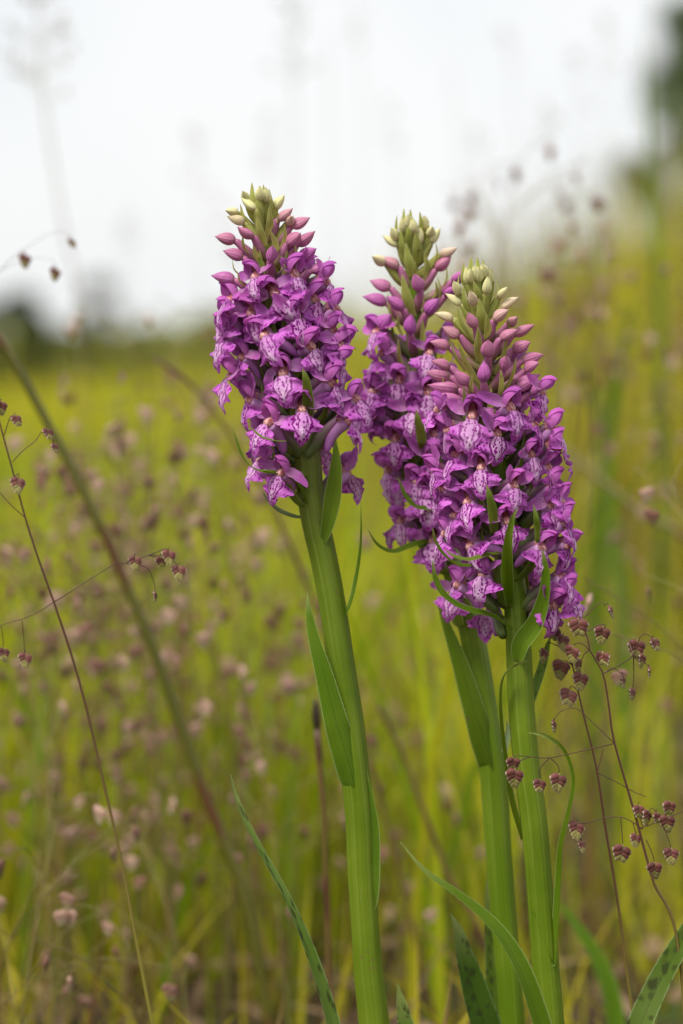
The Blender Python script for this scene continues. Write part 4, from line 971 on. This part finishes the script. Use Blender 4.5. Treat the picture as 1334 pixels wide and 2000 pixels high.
def tints(x, y, s=1.0, straw=.1):
    n = len(x); f = fnoise(x, y, s); g_ = fnoise(x + 3.3, y - 1.2, s * 1.7)
    idx = np.where(f > .25, 2, np.where(f > -.1, 0, np.where(f > -.45, 3, 1)))
    idx = np.where(g_ > .62, 1, idx)
    mixr = rng.rand(n); idx = np.where(mixr < .18, rng.randint(0, 4, n), idx); idx = np.where(rng.rand(n) < straw, 4, idx); idx = np.where(rng.rand(n) < straw * .5, 5, idx)
    return PAL[idx] * (rng.rand(n, 1) * .5 + .75)
def polar(n, d0, d1, half, p=1.0):
    """points in a fan in front of the camera foot, denser near it"""
    d = d0 + (d1 - d0) * rng.rand(n) ** p; an = (rng.rand(n) * 2 - 1) * half
    return d * np.sin(an), d * np.cos(an) - FOC
# short turf around the orchids
n = 9000; x = rng.uniform(-.45, .55, n); y = rng.uniform(-.62, .55, n)
keep = (rng.rand(n) < np.clip(.55 - .9 * (x - .02), .18, 1)); x, y = x[keep], y[keep]
sward('short_grass', 'short green turf round the feet of the orchids', x, y, rng.uniform(.025, .075, len(x)), rng.uniform(.0012, .003, len(x)), rng.uniform(.1, .9, len(x)), tints(x, y, 2.0, .22) * .8)
# middle sward
x, y = polar(23000, 1.05, 2.6, .6, 1.2)
keep = rng.rand(len(x)) < np.clip(1.0 - 9.0 * np.clip(x - .0, 0, 1) * (y < 1.15), .12, 1); x, y = x[keep], y[keep]
sward('meadow_grass', 'yellow green meadow grass behind the orchids', x, y, rng.uniform(.06, .20, len(x)) * (1 + .15 * fnoise(x, y, 1.5)), rng.uniform(.001, .0034, len(x)), rng.uniform(.05, .6, len(x)), tints(x, y, 2.2, .12))
# broader green blades among the quaking grass
x, y = polar(1500, .95, 2.1, .5, 1.0)
keep = rng.rand(len(x)) < np.clip(1.0 - 7 * x, .08, 1); x, y = x[keep], y[keep]
sward('green_blades', 'upright bright green blades among the quaking grass', x, y, rng.uniform(.10, .24, len(x)), rng.uniform(.002, .006, len(x)), rng.uniform(.05, .45, len(x)), PAL[rng.choice([1, 3, 0, 1, 3], len(x))] * rng.uniform(.75, 1.15, (len(x), 1)), 5)
# far sward
x, y = polar(64000, 2.4, 14.0, .55, 1.3)
sward('tall_meadow_grass', 'tall yellowish grass of the open meadow', x, y, rng.uniform(.12, .26, len(x)) * np.clip(.8 + 2.0 * np.arctan2(x, y + FOC), .6, 1.25), rng.uniform(.002, .007, len(x)), rng.uniform(.05, .5, len(x)), tints(x, y, .55, .10))
# wispy flowering stems, more of them on the rising side
x, y = polar(46000, 1.8, 6.5, .45, 1.0)
pr_ = np.clip(.16 + 3.2 * (np.arctan2(x, y + FOC) + .02), .05, 1); keep = rng.rand(len(x)) < pr_; x, y = x[keep], y[keep]
dd = np.hypot(x, y + FOC); an = np.arctan2(x, y + FOC)
el = np.interp(an, [-.15, -.05, 0, .06, .12, .2], [.0, .008, .028, .055, .085, .10])
hh = np.clip(.25 + np.interp(an, [-.1, -.03, .02], [-.06, -.03, 0]) - .05 * rng.rand(len(x)) + dd * el * (rng.rand(len(x)) ** 1.5 * 1.1 - .1), .08, 1)
sward('wispy_grass', 'thin wispy flowering grass stems rising above the meadow', x, y, hh, rng.uniform(.002, .006, len(x)), rng.uniform(.02, .25, len(x)), tints(x, y, 1.0, .35), 5)
# hill sward
x, y = polar(36000, 14.0, 52.0, .5, 1.0)
sward('hillside_grass', 'grass on the far hillside', x, y, rng.uniform(.15, .5, len(x)) * np.clip(.35 + .16 * x, .3, 1), rng.uniform(.015, .04, len(x)), rng.uniform(.05, .5, len(x)), tints(x, y, .12, .10), 3)
# litter of dead blades on the soil
n = 2600; x = rng.uniform(-.5, .6, n); y = rng.uniform(-.3, 1.0, n)
mb = MB()
for i in range(n):
    a_ = rng.rand() * 6.28; L = rng.uniform(.01, .045); w_ = rng.uniform(.001, .005); z = hgt(x[i], y[i]) + rng.uniform(.001, .012)
    d = Vector((math.cos(a_), math.sin(a_), rng.uniform(-.12, .2))) * L; s_ = Vector((-math.sin(a_), math.cos(a_), rng.uniform(-.4, .4))) * w_
    p = Vector((x[i], y[i], z)); mid = Vector((0, 0, rng.uniform(0, .004)))
    mb.grid([[p - s_ * .6, p + s_ * .6], [p + d * .5 + mid - s_, p + d * .5 + mid + s_], [p + d - s_ * .2, p + d + s_ * .2]], [[(0, 0), (1, 0)], [(0, .5), (1, .5)], [(0, 1), (1, 1)]])
M['litter'] = flatmat('dead_litter', (0.30, 0.20, 0.11), (0.12, 0.075, 0.04), .15, .8, 30.0)
o = link('leaf_litter', mb.mesh('leaf_litter', [M['litter']])); o['kind'] = 'stuff'; o['label'] = 'brown dead leaves and straw on the soil'; o['category'] = 'litter'

# ------------------------------------------------------------------ trees and bushes on the skyline
M['bark'] = flatmat('bark', (0.05, 0.035, 0.022), (0.10, 0.075, 0.05), 0, .9, 4.0)
def mat_crown(name, a, b):
    g = NT(name); c = g.n('ShaderNodeVertexColor', layer_name='tint').outputs[0]
    return g.finish(c, .55, .25, None)
M['crown'] = mat_crown('tree_leaves', 0, 0)
def tree(label, px, Y, py_top, wpx, seed, trunk_h=.3, tint=(0.05, 0.075, 0.015)):
    R_ = np.random.RandomState(seed)
    p = at(px, py_top, Y); g0 = hgt(p.x, Y); H = p.z - g0; Wd = wpx * PX * (Y + FOC)
    root = thing('bush' if H < 2.2 else 'tree', label, 'bush' if H < 2.2 else 'tree', (p.x, Y, g0), 'trees and bushes on the skyline')
    mb = MB(); mb.tube(crom([(p.x, Y, g0 - .1), (p.x + .03 * H, Y, g0 + H * .4), (p.x, Y, g0 + H * .85)], 8), [.05 * H * (1 - .85 * t) for t in np.linspace(0, 1, 8)], 8)
    for i in range(7):
        a_ = R_.rand() * 6.28; f = R_.uniform(.25, .6)
        mb.tube(crom([(p.x, Y, g0 + H * f), (p.x + math.cos(a_) * Wd * .2, Y + math.sin(a_) * Wd * .2, g0 + H * (f + .15)), (p.x + math.cos(a_) * Wd * .4, Y + math.sin(a_) * Wd * .4, g0 + H * (f + .25))], 6), [.018 * H * (1 - .8 * t) for t in np.linspace(0, 1, 6)], 6)
    link('trunk', mb.mesh('trunk', [M['bark']]), root)
    nc = 34; cl = []
    for i in range(nc):
        a_ = R_.rand() * 6.28; f = R_.rand(); rr = Wd * .5 * math.sin(math.pi * (.18 + .75 * f)) * math.sqrt(R_.rand())
        cl.append((p.x + math.cos(a_) * rr, Y + math.sin(a_) * rr, g0 + H * (trunk_h + (.93 - trunk_h) * f), Wd * R_.uniform(.12, .22)))
    n = 12000; k = R_.randint(0, nc, n); C_ = np.array(cl)[k]
    dv = R_.randn(n, 3); dv /= np.linalg.norm(dv, axis=1)[:, None]; c = C_[:, :3] + dv * C_[:, 3:4] * (R_.rand(n, 1) ** .4) * np.array([1, 1, .8])
    u = R_.randn(n, 3); u /= np.linalg.norm(u, axis=1)[:, None]; w = np.cross(u, R_.randn(n, 3)); w /= np.linalg.norm(w, axis=1)[:, None]
    s = Wd * .026 * R_.uniform(.6, 1.4, (n, 1))
    V = np.stack([c - u * s, c + w * s * .5, c + u * s, c - w * s * .5], 1).reshape(-1, 3)
    me = bpy.data.meshes.new('crown'); me.from_pydata(V.tolist(), [], (np.arange(n * 4).reshape(-1, 4)).tolist())
    ca = me.color_attributes.new('tint', 'FLOAT_COLOR', 'POINT'); t4 = np.ones((n, 4, 4)); t4[:, :, :3] = (np.array(tint) * (R_.rand(n, 1) * .7 + .65) * (1 + .25 * np.sin(k * 2.1))[:, None])[:, None, :]
    ca.data.foreach_set('color', t4.reshape(-1)); me.materials.append(M['crown'])
    link('crown', me, root)
tree('dark green round-crowned tree on top of the hillside', 1375, 48, -10, 330, 1, .05, (0.07, 0.11, 0.015))
tree('darkest bush on the meadow edge, beyond the thick leaning stalk', 20, 60, 570, 210, 2, .0, (0.05, 0.07, 0.02))
tree('tall olive bush on the meadow edge beside the feathery grass stem', 190, 64, 530, 120, 3, .0, (0.11, 0.12, 0.035))
tree('dull green bush between the feathery grass and the lone orchid', 300, 66, 640, 180, 4, .0, (0.32, 0.33, 0.09))
tree('broad olive bush just beside the lone spike', 420, 68, 622, 200, 5, .0, (0.34, 0.35, 0.09))
tree('olive bush mostly hidden behind the lone orchid', 570, 70, 530, 220, 6, .0, (0.32, 0.34, 0.08))
tree('low dark bush between the two bushes by the feathery grass', 115, 70, 640, 130, 7, .0, (0.2, 0.21, 0.06))
tree('dull green bush at the far end of the meadow edge, beyond the darkest bush', -260, 66, 560, 240, 8, .0, (0.07, 0.09, 0.02))
tree('small dark tree behind the round-crowned tree on the hillside', 1900, 56, -60, 300, 9, .05, (0.06, 0.10, 0.015))
for i, (px_, py_, w_, lab_) in enumerate([(-520, 575, 260, 'long low hedge bush at the start of the meadow edge hedge'), (-860, 540, 330, 'rounded hedge tree standing in the meadow edge hedge'), (-1250, 560, 420, 'widest hedge bush of the meadow edge hedge'), (-1750, 520, 420, 'last tall bush at the outer end of the meadow edge hedge')]):
    tree(lab_, px_, 68 + i * 2, py_, w_, 20 + i, .0, (0.07 + .02 * (i % 2), 0.09 + .02 * (i % 2), 0.02))
